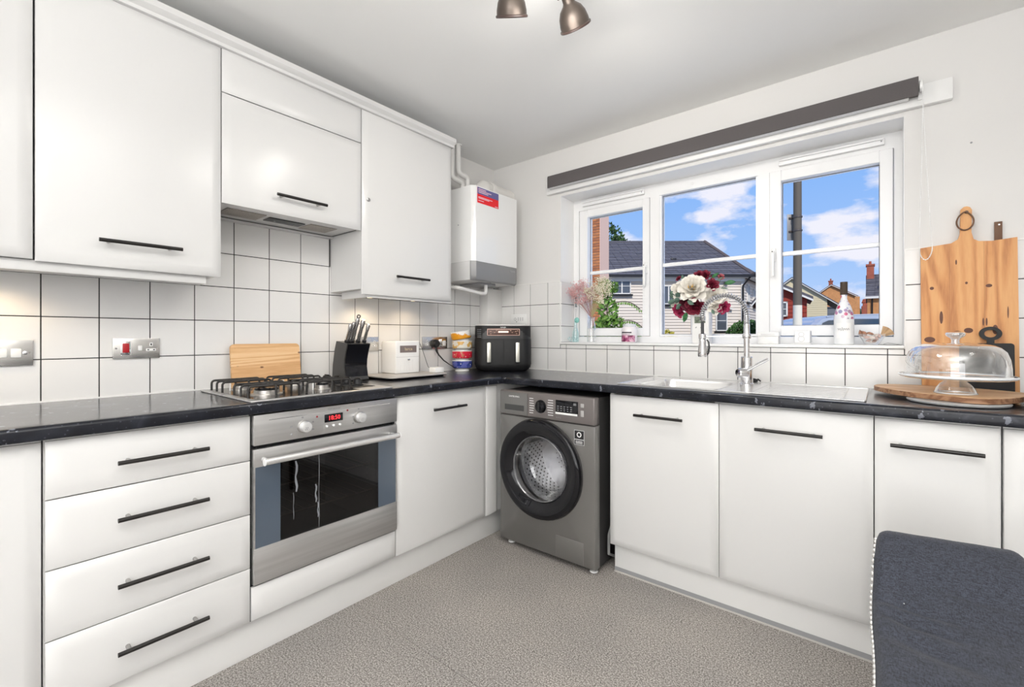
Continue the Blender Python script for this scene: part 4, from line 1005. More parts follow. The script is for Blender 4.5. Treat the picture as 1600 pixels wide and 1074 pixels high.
for xx in (2.486, 2.584): MB().loft(board_ring([(xx, 0), (xx + .0008, 0), (xx + .0008, .598), (xx, .598)], YB - .0002, LA, TB), True, True, True).build('glue_line', mat('glue_brown', (.36, .16, .06), .6), bb)
def onb(x, h, t=TB): c, s = math.cos(LA), math.sin(LA); return Vector((x, YB + h * s - t * c, .9095 + h * c + t * s))
for x, h, rx, rz in ((2.427, .215, .013, .009), (2.508, .238, .012, .010), (2.540, .252, .010, .008), (2.462, .305, .004, .020), (2.597, .425, .007, .005), (2.434, .425, .005, .005), (2.535, .440, .003, .004), (2.613, .255, .006, .014), (2.581, .285, .002, .012), (2.590, .285, .002, .012), (2.506, .525, .002, .008), (2.647, .32, .0015, .018), (2.60, .205, .006, .003)):
    c = onb(x, h); u = Vector((1, 0, 0)); v = (onb(x, h + .01) - c).normalized(); n_ = Vector((0, -1, 0))
    MB().loft([[c + u * rx * 1.3 * math.cos(a) + v * rz * 1.3 * math.sin(a) + n_ * dn for a in [2 * pi * i / 14 for i in range(14)]] for dn in (-.001, .0003)], True, False, True).build('knot', mat('knot_brown', (.13, .05, .03), .6), bb)
hole = onb(2.536, .722)
MB().lathe([(.006, -.001), (.006, .0006)], hole, (0, -1, 0), 16).build('hanging_hole', M_black, bb)
lp = []
for k in range(33):
    t = 2 * pi * k / 32; lp.append(hole + Vector((-.0045 + .025 * math.sin(t) * (1 - .45 * math.cos(t / 2) ** 8) , -.008, -.036 + .036 * math.cos(t))))
MB().tube(lp, .0028, 8).build('leather_loop', M_leather, bb)
b2 = thing('strap_board', 'narrow board with a brown leather strap, standing behind the pine paddle board', 'cutting board', (2.6, -.01, .909))
MB().box(2.55, 2.66, -.0045, -.0008 - .0002, .9095, 1.495, .001).build('board', M_pine2, b2)
MB().box(2.615, 2.637, -.0062, -.003, 1.46, 1.583, .001).build('strap', M_leather, b2)
MB().lathe([(.0035, 0), (.003, .001)], (2.628, -.0062, 1.571), (0, -1, 0), 12).build('eyelet', M_chrome, b2)
bk = thing('black_board', 'black cutting board with a ring handle behind the cake stand', 'cutting board', (2.59, -.09, .909))
def onk(x, h, t=0): c, s = math.cos(.06), math.sin(.06); return Vector((x, -.066 + h * s - t * c, .9095 + h * c + t * s))
rr = [(x, y) for x, y, _ in rrect(2.512, 2.660, 0, .203, .010, 0, 4)]
MB().loft([[onk(x, h, t) for x, h in rr] for t in (0, .008)], True, True, True).build('board', M_blackm, bk)
cx, ch = 2.598, .240
rg = MB(); n = 32
for t in (0,):
    R1, R2 = .031, .017
    rings = [[onk(cx + r_ * math.cos(2 * pi * i / n), ch + r_ * .85 * math.sin(2 * pi * i / n), t_) for i in range(n)] for r_, t_ in ((R1, 0), (R1, .008), (R2, .008), (R2, 0), (R1, 0))]
    rg.loft(rings, True)
rg.loft([[onk(cx + a, .203 + b, t_) for a, b in ((-.010, -.002), (.010, -.002), (.010, .014), (-.010, .014))] for t_ in (0, .008)], True, True, True)
rg.build('ring_handle', M_blackm, bk)
wbt = thing('white_bottle', 'white bottle cut off by the right edge of the picture, on the worktop', 'bottle', (2.668, -.36, .909))
MB().lathe([(.034, .0005), (.036, .004), (.036, .110), (.030, .128), (.014, .140), (.012, .165), (.001, .165)], (2.672, -.355, .909), (0, 0, 1), 32).build('body', M_white, wbt)
MB().lathe([(.0355, .001), (.0372, .004), (.0372, .030)], (2.672, -.355, .909), (0, 0, 1), 32, cap=False).build('grey_base', M_grey, wbt)

# ---------------------------------------------------------------- roller blind
bl = thing('roller_blind', 'rolled-up charcoal roller blind above the window', 'blind', (1.46, -.06, 2.16))
bx0, bx1 = .540, 2.392
MB().box(.498, 2.498, -.022, -.0062 + .012, 2.098, 2.185, .003).build('backing_rail', mat('rail_white', (.83, .83, .82), .35), bl)
rl_unused = [( -.036 - .036 * math.cos(a) - 0, 2.172 + .034 * math.sin(a)) for a in [k * pi / 10 for k in range(-2, 9)]]
fabp = [(-.024, 2.206), (-.055, 2.208), (-.066, 2.203), (-.070, 2.192), (-.070, 2.128), (-.067, 2.124), (-.062, 2.126), (-.060, 2.134), (-.030, 2.134), (-.024, 2.140)]
MB().prism([(bx0, y, z) for y, z in fabp], (bx1 - bx0, 0, 0)).build('fabric_roll', M_blind, bl)
MB().box(bx0 + .002, bx1 - .03, -.060, -.030, 2.1255, 2.1338, .001).build('bottom_bar', M_white, bl)
MB().box(bx0 - .004, bx0 - .001, -.070, -.022, 2.122, 2.205, .001).box(bx0 - .03, bx0 - .004, -.030, -.022, 2.120, 2.19, .001).build('end_bracket', M_white, bl)
MB().lathe([(.020, 0), (.022, .002), (.022, .009), (.018, .011), (.008, .012)], (bx1 + .003, -.050, 2.166), (1, 0, 0), 28).box(bx1, bx1 + .012, -.030, -.022, 2.12, 2.20).build('winder', M_white, bl)
ch = []
X0 = bx1 + .013
for k in range(47): t = k / 46; ch.append((X0 - .012 * t ** 1.5, -.066 - .006 * t, 2.160 - .665 * t))
for k in range(1, 10): a = pi * k / 10; ch.append((X0 + .008 - .020 * math.cos(a), -.072, 1.495 - .034 * math.sin(a) - .012 * math.sin(a) ** 2))
for k in range(47): t = 1 - k / 46; ch.append((X0 + .028 * t ** 1.3, -.058 - .012 * t, 2.160 - .665 * t))
cd = MB().tube(ch, .0011, 6).build('pull_chain', M_white, bl)
m = MB()
for i in range(len(ch) - 1):
    p, q = Vector(ch[i]), Vector(ch[i + 1]); n_ = max(1, int((q - p).length / .0058))
    for j in range(n_): m.ball(p.lerp(q, j / n_), .0024, n=6, m=4)
stuff(m.build('chain_beads', M_white, bl))
tag(MB().lathe([(.001, 0), (.004, 0), (.003, .003)], (2.553, .006, 1.912), (0, -1, 0), 10).build('wall_plug', M_grey), 'tiny grey wall plug in the wall right of the blind', 'fixing')

# ---------------------------------------------------------------- window sill things
SZ = 1.1003
# glass bottle with reed
g1 = thing('glass_bottle', 'slim glass bottle with turquoise disc and dark reed at the left of the sill', 'bottle', (.675, .07, SZ))
MB().lathe([(.020, 0), (.024, .003), (.024, .055), (.018, .075), (.010, .10), (.008, .15), (.0095, .155)], (.672, .072, SZ), (0, 0, 1), 28, cap=False).build('body', thin_glass('aqua_glass', (.82, .95, .95), refl=.4, edgew=.6), g1)
MB().ball((.684, .068, 1.247), .019, (1, .5, 1)).build('disc', mat('turquoise', (.22, .52, .47), .3), g1)
MB().tube([(.675, .072, SZ + .01), (.675, .072, 1.325)], .0015, 6).build('stem', M_grey, g1)
MB().cyl((.675, .072, 1.34), (.675, .072, 1.40), .003, n=8).lathe([(.008, 0), (.008, .004)], (.675, .072, 1.336), (0, 0, 1), 12).build('dropper', mat('dark_teal', (.04, .07, .08), .4), g1)
bwl = thing('blue_script_dish', 'small pale blue wire word ornament standing beside the slim bottle', 'ornament', (.66, .04, SZ))
pth = []
for k in range(60): t = k / 59; pth.append((.640 + .068 * t, .040, SZ + .022 + .014 * math.sin(t * 22) * (1 - .3 * t)))
MB().tube(pth, .0015, 6).tube([(.630, .04, SZ + .03), (.636, .04, SZ + .018), (.655, .04, SZ + .004), (.700, .04, SZ + .004), (.712, .04, SZ + .018)], .0014, 6).build('script', mat('aqua_wire', (.30, .50, .52), .4), bwl)
# gypsophila
gv = thing('dried_flower_vase', 'clear vase of pink and cream dried flowers at the left of the sill', 'vase', (.765, .10, SZ))
VX, VY = .775, .105
MB().lathe([(.026, 0), (.030, .003), (.030, .08), (.024, .12), (.018, .145), (.024, .165)], (VX, VY, SZ), (0, 0, 1), 30, cap=False).build('vase', M_clear, gv)
def spray(name, m, cxo, czo, R, n, stem_m, spread, seed):
    rnd = random.Random(seed); st = MB(); bm_ = MB(); base = Vector((VX, VY, SZ + .02))
    neck = Vector((VX + cxo * .05, VY, SZ + .165))
    for k in range(n):
        a = rnd.uniform(0, 2 * pi); u = rnd.uniform(0, 1) ** .6
        tip = Vector((VX + cxo + R * u * math.cos(a), VY - .015 + .55 * R * u * math.sin(a + 1) * .8, czo + R * u * math.sin(a)))
        tip.y = min(tip.y, .150)
        mid = neck.lerp(tip, .5) + Vector((rnd.uniform(-.01, .01), rnd.uniform(-.006, .006), .008))
        if k < 34: st.tube([base, neck, mid, tip], [.001, .0009, .0006, .0004], 4)
        for q in range(15):
            o = Vector((rnd.gauss(0, .012), rnd.gauss(0, .007), rnd.gauss(0, .011))); c = tip + o
            if c.y > .156: c.y = .156
            r = rnd.uniform(.0018, .0034); bm_.ball(c, r, n=5, m=3)
            if q % 3 == 0: st.tube([tip.lerp(mid, .25), c], .00035, 3)
    stuff(st.build('stems', stem_m, gv)); stuff(bm_.build(name, m, gv))
spray('pink_blossom', mat('blossom_pink', (.78, .46, .46), .8), -.070, 1.440, .080, 75, mat('stem_pink', (.48, .27, .24), .8), 1, 3)
spray('cream_blossom', mat('blossom_cream', (.86, .80, .64), .8), .060, 1.440, .088, 75, mat('stem_straw', (.55, .46, .24), .8), 1, 5)
spray('pink_blossom', mat('blossom_pink', (.78, .46, .46), .8), .0, 1.41, .055, 26, mat('stem_pink', (.48, .27, .24), .8), 1, 9)
# jar candle
jc = thing('jar_candle', 'purple and white labelled jar candle on the sill', 'candle', (1.06, .06, SZ))
MB().lathe([(.040, .0), (.046, .004), (.047, .012), (.047, .078), (.043, .092), (.038, .098)], (1.063, .065, SZ), (0, 0, 1), 36, cap=False).build('jar', mat('jar_cream', (.86, .82, .83), .15), jc)
MB().lathe([(.0385, .097), (.040, .099), (.040, .112), (.036, .114), (.001, .114)], (1.063, .065, SZ), (0, 0, 1), 36, cap=False).build('lid', mat('lid_glass', (.70, .71, .73), .1), jc)
def lab_patch(c, r, a0, a1, z0, z1, m, par, nm):
    MB().loft([[(c[0] + r * math.sin(a0 + (a1 - a0) * k / 10), c[1] - r * math.cos(a0 + (a1 - a0) * k / 10), z) for k in range(11)] for z in (z0, z1)], False).build(nm, m, par)
def b_plum(t, b, tcn, nd):
    n = nd('ShaderNodeTexNoise', {'Vector': tcn.outputs['Object'], 'Scale': 40.0, 'Detail': 2.0})
    c = ramp_of(nd, n.outputs['Fac'], (.42, (.16, .02, .07)), (.55, (.40, .08, .20)), (.64, (.70, .45, .55)))
    t.links.new(c, b.inputs['Base Color']); b.inputs['Roughness'].default_value = .3
lab_patch((1.063, .065), .0475, -1.2, 1.2, SZ + .006, SZ + .045, custom('plum_print', b_plum), jc, 'label')
lab_patch((1.063, .065), .0477, -.8, .7, SZ + .058, SZ + .066, mat('label_dark', (.05, .04, .06), .4), jc, 'name_strip')
lab_patch((1.063, .065), .0477, -.7, .5, SZ + .047, SZ + .053, mat('label_mauve', (.5, .36, .44), .4), jc, 'text_line')

# bouquet in a white vase
fv = thing('flower_vase', 'tall white vase with a small photo, holding cream and burgundy artificial flowers', 'vase', (1.485, .08, SZ))
FX, FY = 1.488, .090
MB().loft([rrect(FX - w, FX + w, FY - w * .8, FY + w * .8, .012, SZ + h) for w, h in ((.044, 0), (.046, .003), (.048, .17), (.050, .20), (.047, .2), (.044, .17), (.042, .01))], True, False, True).build('vase', M_cer, fv)
MB().box(FX - .028, FX + .030, FY - .0405, FY - .0385, SZ + .112, SZ + .148).build('picture', mat('photo_green', (.16, .19, .14), .3, noise=(80, .6)), fv)
tx = MB()
for i in range(2):
    tx.tube([(FX - .02 + i * .026 + .004 * math.cos(k), FY - .0392, SZ + .088 + .004 * math.sin(k * 1.3)) for k in range(8)], .0008, 4)
tx.build('script', M_grey, fv)
M_cream = mat('petal_cream', (.90, .86, .78), .7); M_burg = mat('petal_burgundy', (.21, .012, .035), .65); M_deep = mat('petal_deep', (.10, .008, .02), .65)
M_rasp = mat('petal_raspberry', (.42, .03, .10), .65); M_leaf = mat('leaf_green', (.045, .17, .06), .5); M_euc = mat('leaf_eucalyptus', (.12, .20, .15), .6)
M_stamen = mat('stamen_gold', (.70, .42, .06), .7)
def petal_mesh(name, Lp, Wp, cup, curl, m):
    def f(u, v):
        w = math.sin(pi * min(1, .12 + .80 * u)) ** .6 * Wp * (v - .5) * 2 * .5
        y = Lp * u
        z = cup * Lp * (u ** 1.5) * .6 + cup * 4 * w * w / max(Wp, .001) - curl * Lp * max(0, u - .75) ** 2 * 5
        return (w, y, z)
    b = MB().quads(f, 6, 4); return b.mesh(name, m, ang=80)
def bloom(parent, c, face, R, m, layers, name, heart=None, seed=1):
    rnd = random.Random(seed); face = Vector(face).normalized()
    q = face.to_track_quat('Z', 'Y'); root = None; c = Vector(c)
    hm = MB().lathe([(.001, -R * .25), (R * .22, -R * .15), (R * .25, 0), (R * .12, R * .10), (.001, R * .12)], c, face, 10)
    hb_ = hm.build(name, heart or m, parent, loc=c)
    for li, (n, tilt, Ls, Ws) in enumerate(layers):
        pm = petal_mesh('petal', R * Ls, R * Ws, .32, .25 if li == 0 else .05, m)
        for k in range(n):
            o = bpy.data.objects.new('petal', pm); COL.objects.link(o); o.parent = hb_
            a = 2 * pi * (k + .5 * (li % 2)) / n + rnd.uniform(-.15, .15); tl_ = tilt + rnd.uniform(-.10, .10)
            o.rotation_mode = 'QUATERNION'
            rot = q.to_matrix() @ Matrix.Rotation(a, 3, 'Z') @ Matrix.Rotation(tl_, 3, 'X')
            o.rotation_quaternion = rot.to_quaternion(); o.location = rot @ Vector((0, R * .05, 0)) * 1 + face * (R * (.02 + .05 * li) - R * .12)
    return hb_
big = [(8, .08, 1.0, .74), (8, .42, .92, .68), (7, .72, .80, .60), (6, 1.02, .62, .5), (4, 1.22, .42, .4)]
ros = [(6, .2, 1.0, .9), (6, .65, .85, .75), (5, 1.05, .65, .6), (4, 1.3, .5, .45)]
sml = [(6, .3, 1.0, .8), (5, .8, .8, .7), (4, 1.2, .6, .5)]
cf = (.35, -.9, .1)
b_ = bloom(fv, (1.458, .028, 1.402), (.25, -.92, .28), .080, M_cream, big, 'large_bloom', M_stamen, 2)
m = MB(); rnd = random.Random(4)
for k in range(26):
    a = rnd.uniform(0, 6.28); r = rnd.uniform(0, .022); p = Vector((1.455, .022, 1.405)); f_ = Vector((.25, -.92, .28)).normalized(); u = f_.orthogonal().normalized(); v = f_.cross(u)
    p2 = p + (u * math.cos(a) + v * math.sin(a)) * r + f_ * .030; m.tube([p + (u * math.cos(a) + v * math.sin(a)) * r * .4, p2], .0010, 4); m.ball(p2, .0028, n=6, m=4)
stuff(m.build('stamens', M_stamen, b_))
bloom(fv, (1.368, .085, 1.400), (-.1, -.95, .2), .058, M_cream, ros, 'cream_rose', None, 3)
bloom(fv, (1.556, .085, 1.350), (.5, -.8, .1), .072, M_cream, ros, 'cream_rose', None, 5)
bloom(fv, (1.560, .075, 1.300), (.5, -.8, -.1), .048, M_cream, sml, 'cream_rose', None, 6)
bloom(fv, (1.345, .090, 1.325), (-.4, -.8, -.1), .040, M_cream, sml, 'cream_rose', None, 16)
bloom(fv, (1.478, .070, 1.478), (.1, -.8, .5), .032, M_burg, sml, 'burgundy_bloom', M_deep, 7)
bloom(fv, (1.512, .070, 1.476), (.4, -.8, .4), .032, M_burg, sml, 'burgundy_bloom', M_deep, 8)
bloom(fv, (1.550, .060, 1.420), (.5, -.8, .2), .038, M_burg, sml, 'burgundy_bloom', M_deep, 9)
bloom(fv, (1.470, .045, 1.308), (.1, -.8, -.5), .060, M_burg, ros, 'burgundy_bloom', M_deep, 10)
bloom(fv, (1.425, .050, 1.325), (-.2, -.8, -.4), .050, M_deep, ros, 'burgundy_bloom', M_deep, 11)
bloom(fv, (1.378, .062, 1.290), (-.4, -.8, -.5), .048, M_rasp, sml, 'raspberry_bloom', None, 12)
bloom(fv, (1.600, .082, 1.298), (.6, -.6, -.3), .040, M_rasp, sml, 'raspberry_bloom', None, 13)
bloom(fv, (1.430, .080, 1.462), (-.1, -.9, .3), .016, mat('berry_red', (.5, .01, .03), .5), sml, 'berry_cluster', None, 14)
bloom(fv, (1.362, .085, 1.470), (-.3, -.8, .5), .020, M_burg, sml, 'burgundy_bud', None, 15)
bloom(fv, (1.590, .085, 1.462), (.4, -.8, .4), .020, mat('bud_pink', (.45, .12, .14), .6), sml, 'burgundy_bud', None, 17)
def leaf_mesh(Lp, Wp, m):
    def f(u, v):
        w = math.sin(pi * u) ** .8 * Wp * (v - .5); return (w, Lp * u, -.25 * Lp * u * u + abs(v - .5) * Wp * .3)
    return MB().quads(f, 7, 4).mesh('leaf', m, ang=80)
def leaves(parent, spec, m):
    for (p, d, Lp, Wp) in spec:
        me = leaf_mesh(Lp, Wp, m); o = bpy.data.objects.new('leaf', me); COL.objects.link(o); o.parent = parent
        o.location = Vector(p) - world_loc(parent); d = Vector(d).normalized()
        q = d.to_track_quat('Y', 'Z'); o.rotation_mode = 'QUATERNION'; o.rotation_quaternion = q @ Matrix.Rotation(pi / 2.4, 3, 'Y').to_quaternion()
leaves(fv, [((1.425, .05, 1.275), (-.35, -.3, -.75), .065, .034), ((1.610, .080, 1.425), (1, -.3, .15), .058, .026), ((1.545, .07, 1.455), (.7, -.3, .6), .05, .024)], M_leaf)
leaves(fv, [((1.355, .07, 1.365), (-1, -.2, .3), .045, .030), ((1.350, .06, 1.345), (-1, -.3, -.3), .045, .030), ((1.345, .06, 1.375), (-.8, -.3, .8), .036, .026), ((1.385, .04, 1.345), (-.8, -.5, -.1), .040, .032),
            ((1.385, .04, 1.365), (-.7, -.5, .5), .034, .028), ((1.395, .03, 1.320), (-.5, -.5, -.5), .046, .030), ((1.44, .0, 1.335), (.5, -.5, -.3), .055, .024), ((1.395, .06, 1.46), (-.2, -.2, 1), .030, .018),
            ((1.335, .08, 1.325), (-1, 0, -.6), .035, .02), ((1.555, .045, 1.285), (.4, -.4, -.8), .030, .020), ((1.54, .06, 1.465), (.2, -.4, .8), .034, .022), ((1.575, .06, 1.44), (.8, -.3, .5), .04, .012), ((1.60, .06, 1.40), (.9, -.3, -.1), .035, .009)], M_euc)
st = MB()
for (x, y, z) in ((1.365, .085, 1.37), (1.56, .088, 1.33), (1.478, .07, 1.46), (1.55, .06, 1.40), (1.35, .07, 1.36), (1.61, .08, 1.42), (1.46, .05, 1.38), (1.38, .07, 1.27), (1.60, .082, 1.28), (1.36, .085, 1.46), (1.59, .085, 1.45)):
    st.tube([(FX, FY, SZ + .05), (FX + (x - FX) * .15, FY, SZ + .195), (x, y, z)], .0016, 5)
st.build('stems', mat('stem_green', (.12, .18, .08), .7), fv)

# white tin boxes, floral bottle, shell dish, scrap
bxw = thing('white_trinket_box', 'small white lidded box on the sill left of the candle holder', 'box', (1.83, .06, SZ))
MB().box(1.782, 1.872, .035, .095, SZ, SZ + .038, .003).build('body', M_white, bxw)
MB().box(1.779, 1.875, .032, .098, SZ + .0385, SZ + .060, .003).build('lid', M_white, bxw)
MB().box(1.795, 1.858, .0312, .032, SZ + .044, SZ + .053).build('relief', mat('pale_relief', (.72, .72, .72), .5), bxw)
ch2 = thing('white_candle_holder', 'small square white candle holder on the sill, under the lamp post', 'candle holder', (1.97, .06, SZ))
MB().box(1.938, 2.010, .035, .107, SZ, SZ + .006, .002).build('base', M_white, ch2)
MB().box(1.942, 2.006, .039, .103, SZ + .0062, SZ + .066, .004).build('body', mat('frosted_white', (.86, .86, .86), .5), ch2)
MB().lathe([(.010, 0), (.012, 0), (.012, .001), (.010, .001), (.010, 0)], (1.970, .039, SZ + .048), (0, -1, 0), 18, cap=False).lathe([(.012, 0), (.014, 0), (.014, .001), (.012, .001), (.012, 0)], (1.970, .039, SZ + .026), (0, -1, 0), 18, cap=False).build('ornament', mat('pale_ornament', (.62, .62, .62), .5), ch2)
gb = thing('floral_bottle', 'tall floral decorated bottle with a brown cap and white label on the sill', 'bottle', (2.135, .06, SZ))
GB = (2.137, .062, SZ)
def b_floral(t, b, tcn, nd):
    v = nd('ShaderNodeTexVoronoi', {'Vector': tcn.outputs['Object'], 'Scale': 52.0})
    c = ramp_of(nd, v.outputs['Color'], (.2, (.60, .05, .14)), (.4, (.35, .38, .58)), (.6, (.16, .08, .22)), (.8, (.60, .45, .55)))
    ms = ramp_of(nd, v.outputs['Distance'], (.42, (1, 1, 1)), (.5, (0, 0, 0)))
    mm = nd('ShaderNodeMixRGB', {0: ms, 1: (.82, .83, .86, 1), 2: c})
    t.links.new(mm.outputs[0], b.inputs['Base Color']); b.inputs['Roughness'].default_value = .1
MB().lathe([(.036, 0), (.039, .003), (.039, .118)], GB, (0, 0, 1), 36, cap=False).build('body', mat('bottle_milk', (.84, .85, .86), .12), gb)
MB().lathe([(.039, .118), (.0385, .125), (.035, .150), (.026, .180), (.017, .200), (.0125, .212), (.0125, .24)], GB, (0, 0, 1), 36, cap=False).build('shoulder', custom('floral_print', b_floral), gb)
MB().lathe([(.0135, .232), (.0145, .234), (.0145, .292), (.001, .293)], GB, (0, 0, 1), 24).build('cap', mat('cap_brown', (.055, .035, .02), .6), gb)
lab_patch((GB[0], GB[1]), .0395, -.75, .75, SZ + .03, SZ + .10, mat('label_white', (.88, .88, .88), .6), gb, 'label')
sc_ = MB()
pth = [(GB[0] - .022 + .044 * k / 40, GB[1] - .0402 + (abs(k - 20) / 20) ** 2 * .006, SZ + .072 + .006 * math.sin(k * .9) * (1.4 if k in range(12, 20) else .7)) for k in range(41)]
sc_.tube(pth, .0007, 4); sc_.build('script', M_grey, gb)
sd = thing('shell_dish', 'clear glass dish of brown shells at the right end of the sill', 'dish', (2.24, .07, SZ))
SD = (2.240, .070, SZ)
MB().lathe([(.020, 0), (.026, .003), (.034, .016), (.046, .036), (.052, .05)], SD, (0, 0, 1), 32, cap=False).build('dish', M_clear, sd)
M_sh = [mat('shell_brown', (.36, .17, .10), .5, noise=(90, .4)), mat('shell_pink', (.62, .40, .34), .5, noise=(90, .3)), mat('shell_pale', (.78, .68, .60), .5, noise=(70, .25))]
rnd = random.Random(11)
shl = [(-.040, 0, .052, .016, 0), (-.028, -.01, .053, .014, 0), (-.010, 0, .052, .012, 0), (-.002, .01, .050, .010, 0), (-.02, -.02, .035, .013, 1), (0, -.02, .033, .015, 2), (.015, -.015, .030, .012, 1), (-.012, -.012, .020, .011, 1), (.008, 0, .018, .012, 0), (.026, -.01, .040, .011, 1), (-.004, -.02, .014, .009, 2), (.020, .012, .04, .014, 2)]
slab = ['leftmost brown shell lying on the rim of the glass dish', 'long brown shell on top of the pile, second from the left', 'brown shell on top of the pile at its middle', 'small brown shell at the back of the pile, right of the middle',
        'pink-brown shell just under the left end of the pile', 'pale shell in the middle of the glass dish', 'pink-brown shell at the right of the dish, half way down', 'pink-brown shell low down at the left of the dish', 'brown shell at the very bottom of the dish',
        'pink-brown shell under the tan fan shell', 'smallest pale shell at the bottom front of the dish', 'pale shell at the back right of the dish']
for i, (dx, dy, dz, r, mi) in enumerate(shl):
    s = thing('shell', slab[i], 'shell', (SD[0] + dx, SD[1] + dy, SZ + dz), 'shells in the glass dish')
    MB().lathe([(.0005, -r), (r * .45, -r * .6), (r * .62, 0), (r * .35, r * .6), (.0005, r * 1.1)], (SD[0] + dx, SD[1] + dy, SZ + dz), (rnd.uniform(-1, 1), rnd.uniform(-.3, .3), rnd.uniform(-.4, .4)), 12).build('body', M_sh[mi], s)
s = thing('shell', 'large tan fan shell sticking up at the right of the glass dish', 'shell', (SD[0] + .045, SD[1], SZ + .06))
def fan(u, v):
    a = (v - .5) * 1.1; r = .012 + .040 * u; base = Vector((SD[0] + .028, SD[1] - .005, SZ + .034))
    dirv = Vector((math.sin(a + .75), 0, math.cos(a + .75))); return base + dirv * r + Vector((0, .004 * math.cos(a * 14) * u - .012 * (1 - (2 * v - 1) ** 2) * u, 0))
MB().quads(fan, 8, 24).build('body', mat('shell_tan', (.55, .36, .20), .5), s)
tg = MB()
tg.tube([(2.262, .013, SZ + .0017), (2.285, .011, SZ + .0018), (2.318, .012, SZ + .0017), (2.342, .016, SZ + .0018)], .0016, 5).tube([(2.28, .02, SZ + .004), (2.295, .018, SZ + .009), (2.312, .02, SZ + .006), (2.335, .02, SZ + .003)], .0009, 5)
tag(tg.build('twig', mat('twig_grey', (.18, .18, .18), .6)), 'thin grey twig lying at the right corner of the sill', 'twig')

# ---------------------------------------------------------------- ceiling spot lamps
cl = thing('ceiling_spotlight', 'dark bronze ceiling spotlight bar with dome shades at the top of the picture', 'light', (1.45, -1.30, 2.389))
M_br = mat('bronze_shade', (.105, .085, .072), .36, .75); M_bulb = mat('bulb', (1, .95, .85), .4, emit=(1, .90, .75, 2.5))
R_ = Vector((.780, .626, 0)); F_ = Vector((-.626, .780, 0))
h1 = Vector((1.333, -1.400, 2.300)); h2 = Vector((1.452, -1.262, 2.262))
barc = (h1 + h2) / 2
b0 = Vector((1.30, -1.455, 2.362)); b1 = Vector((1.62, -1.12, 2.362))
b1 = b0 + (h2 - h1).normalized() * .0 + Vector((.34, .36, 0))
MB().cyl(Vector((1.49, -1.36, 2.3885)), Vector((1.49, -1.36, 2.374)), .05, n=28).tube([Vector((1.25, -1.57, 2.362)), Vector((1.49, -1.36, 2.362)), Vector((1.73, -1.15, 2.362))], .010, 12).build('ceiling_bar', M_br, cl)
def shade(c, ax, s=1.0):
    ax = Vector(ax).normalized(); c = Vector(c)
    sh = MB().lathe([(.014, 0), (.017, .002), (.019, .010), (.019, .040), (.022, .046), (.037, .060), (.046, .078), (.0505, .100), (.051, .112), (.053, .114), (.053, .118), (.049, .118), (.048, .100), (.04, .075), (.02, .055), (.001, .05)], c, ax, 36, cap=False).build('shade', M_br, cl)
    MB().lathe([(.0525, .1125), (.0545, .114), (.0545, .119), (.0525, .1205)], c, ax, 36, cap=False).build('shade_rim', mat('rim_brown', (.05, .03, .025), .4), sh)
    MB().ball(c + ax * .085, .022).build('bulb', M_bulb, sh)
    sd_ = ax.cross(Vector((0, 0, 1))).normalized()
    top = Vector((c.x, c.y, 2.358))
    yk = MB()
    for sg in (-1, 1):
        yk.tube([top + sd_ * sg * .004, top + sd_ * sg * .026 - Vector((0, 0, .015)), c + ax * .018 + sd_ * sg * .026], .003, 8)
        yk.cyl(c + ax * .018 + sd_ * sg * .018, c + ax * .018 + sd_ * sg * .033, .007, n=12)
    yk.build('yoke', M_br, sh)
    return c + ax * .12, ax
a2 = R_ * .40 - Vector((0, 0, .70)) + F_ * .62
e2, ax2 = shade(h2 + Vector((0, 0, .035)), a2)
e1, ax1 = shade(h1 + Vector((0, 0, -.008 + .030)), R_ * .03 - Vector((0, 0, .8)) + F_ * .55)
for e_, ax_, pw in ((e2, ax2, 7), (e1, ax1, 7)):
    l = light('spot_bulb', 'SPOT', e_, pw, (1, .95, .87), (0, 0, 0), spot_size=2.75, spot_blend=.5, shadow_soft_size=.035)
    l.rotation_euler = ax_.to_track_quat('-Z', 'Y').to_euler()

# ---------------------------------------------------------------- dark studded chair in the foreground
chh = thing('upholstered_chair', 'dark navy fabric chair with bright studded edges in the foreground', 'chair', (2.41, -1.35, 0))
prof = [(-.900, .490), (-.905, .540), (-.922, .573), (-.950, .582), (-.980, .574), (-1.02, .555), (-1.06, .520), (-1.11, .492), (-1.18, .474), (-1.28, .465), (-1.42, .462), (-1.56, .460), (-1.66, .456), (-1.70, .446), (-1.715, .42), (-1.715, .39)]
def pr(t):
    k = t * (len(prof) - 1); i = min(int(k), len(prof) - 2); f = k - i
    p0, p1, p2, p3 = prof[max(i - 1, 0)], prof[i], prof[i + 1], prof[min(i + 2, len(prof) - 1)]
    return tuple(.5 * (2 * p1[j] + (p2[j] - p0[j]) * f + (2 * p0[j] - 5 * p1[j] + 4 * p2[j] - p3[j]) * f * f + (3 * p1[j] - p0[j] - 3 * p2[j] + p3[j]) * f ** 3) for j in (0, 1))
def xl(y): return 2.266 - .010 * math.exp(-((y + 1.12) / .16) ** 2)
def xr(y): return 2.548 + .035 * min(1, max(0, (-.93 - y) / .35))
def skew(v): return .055 * v
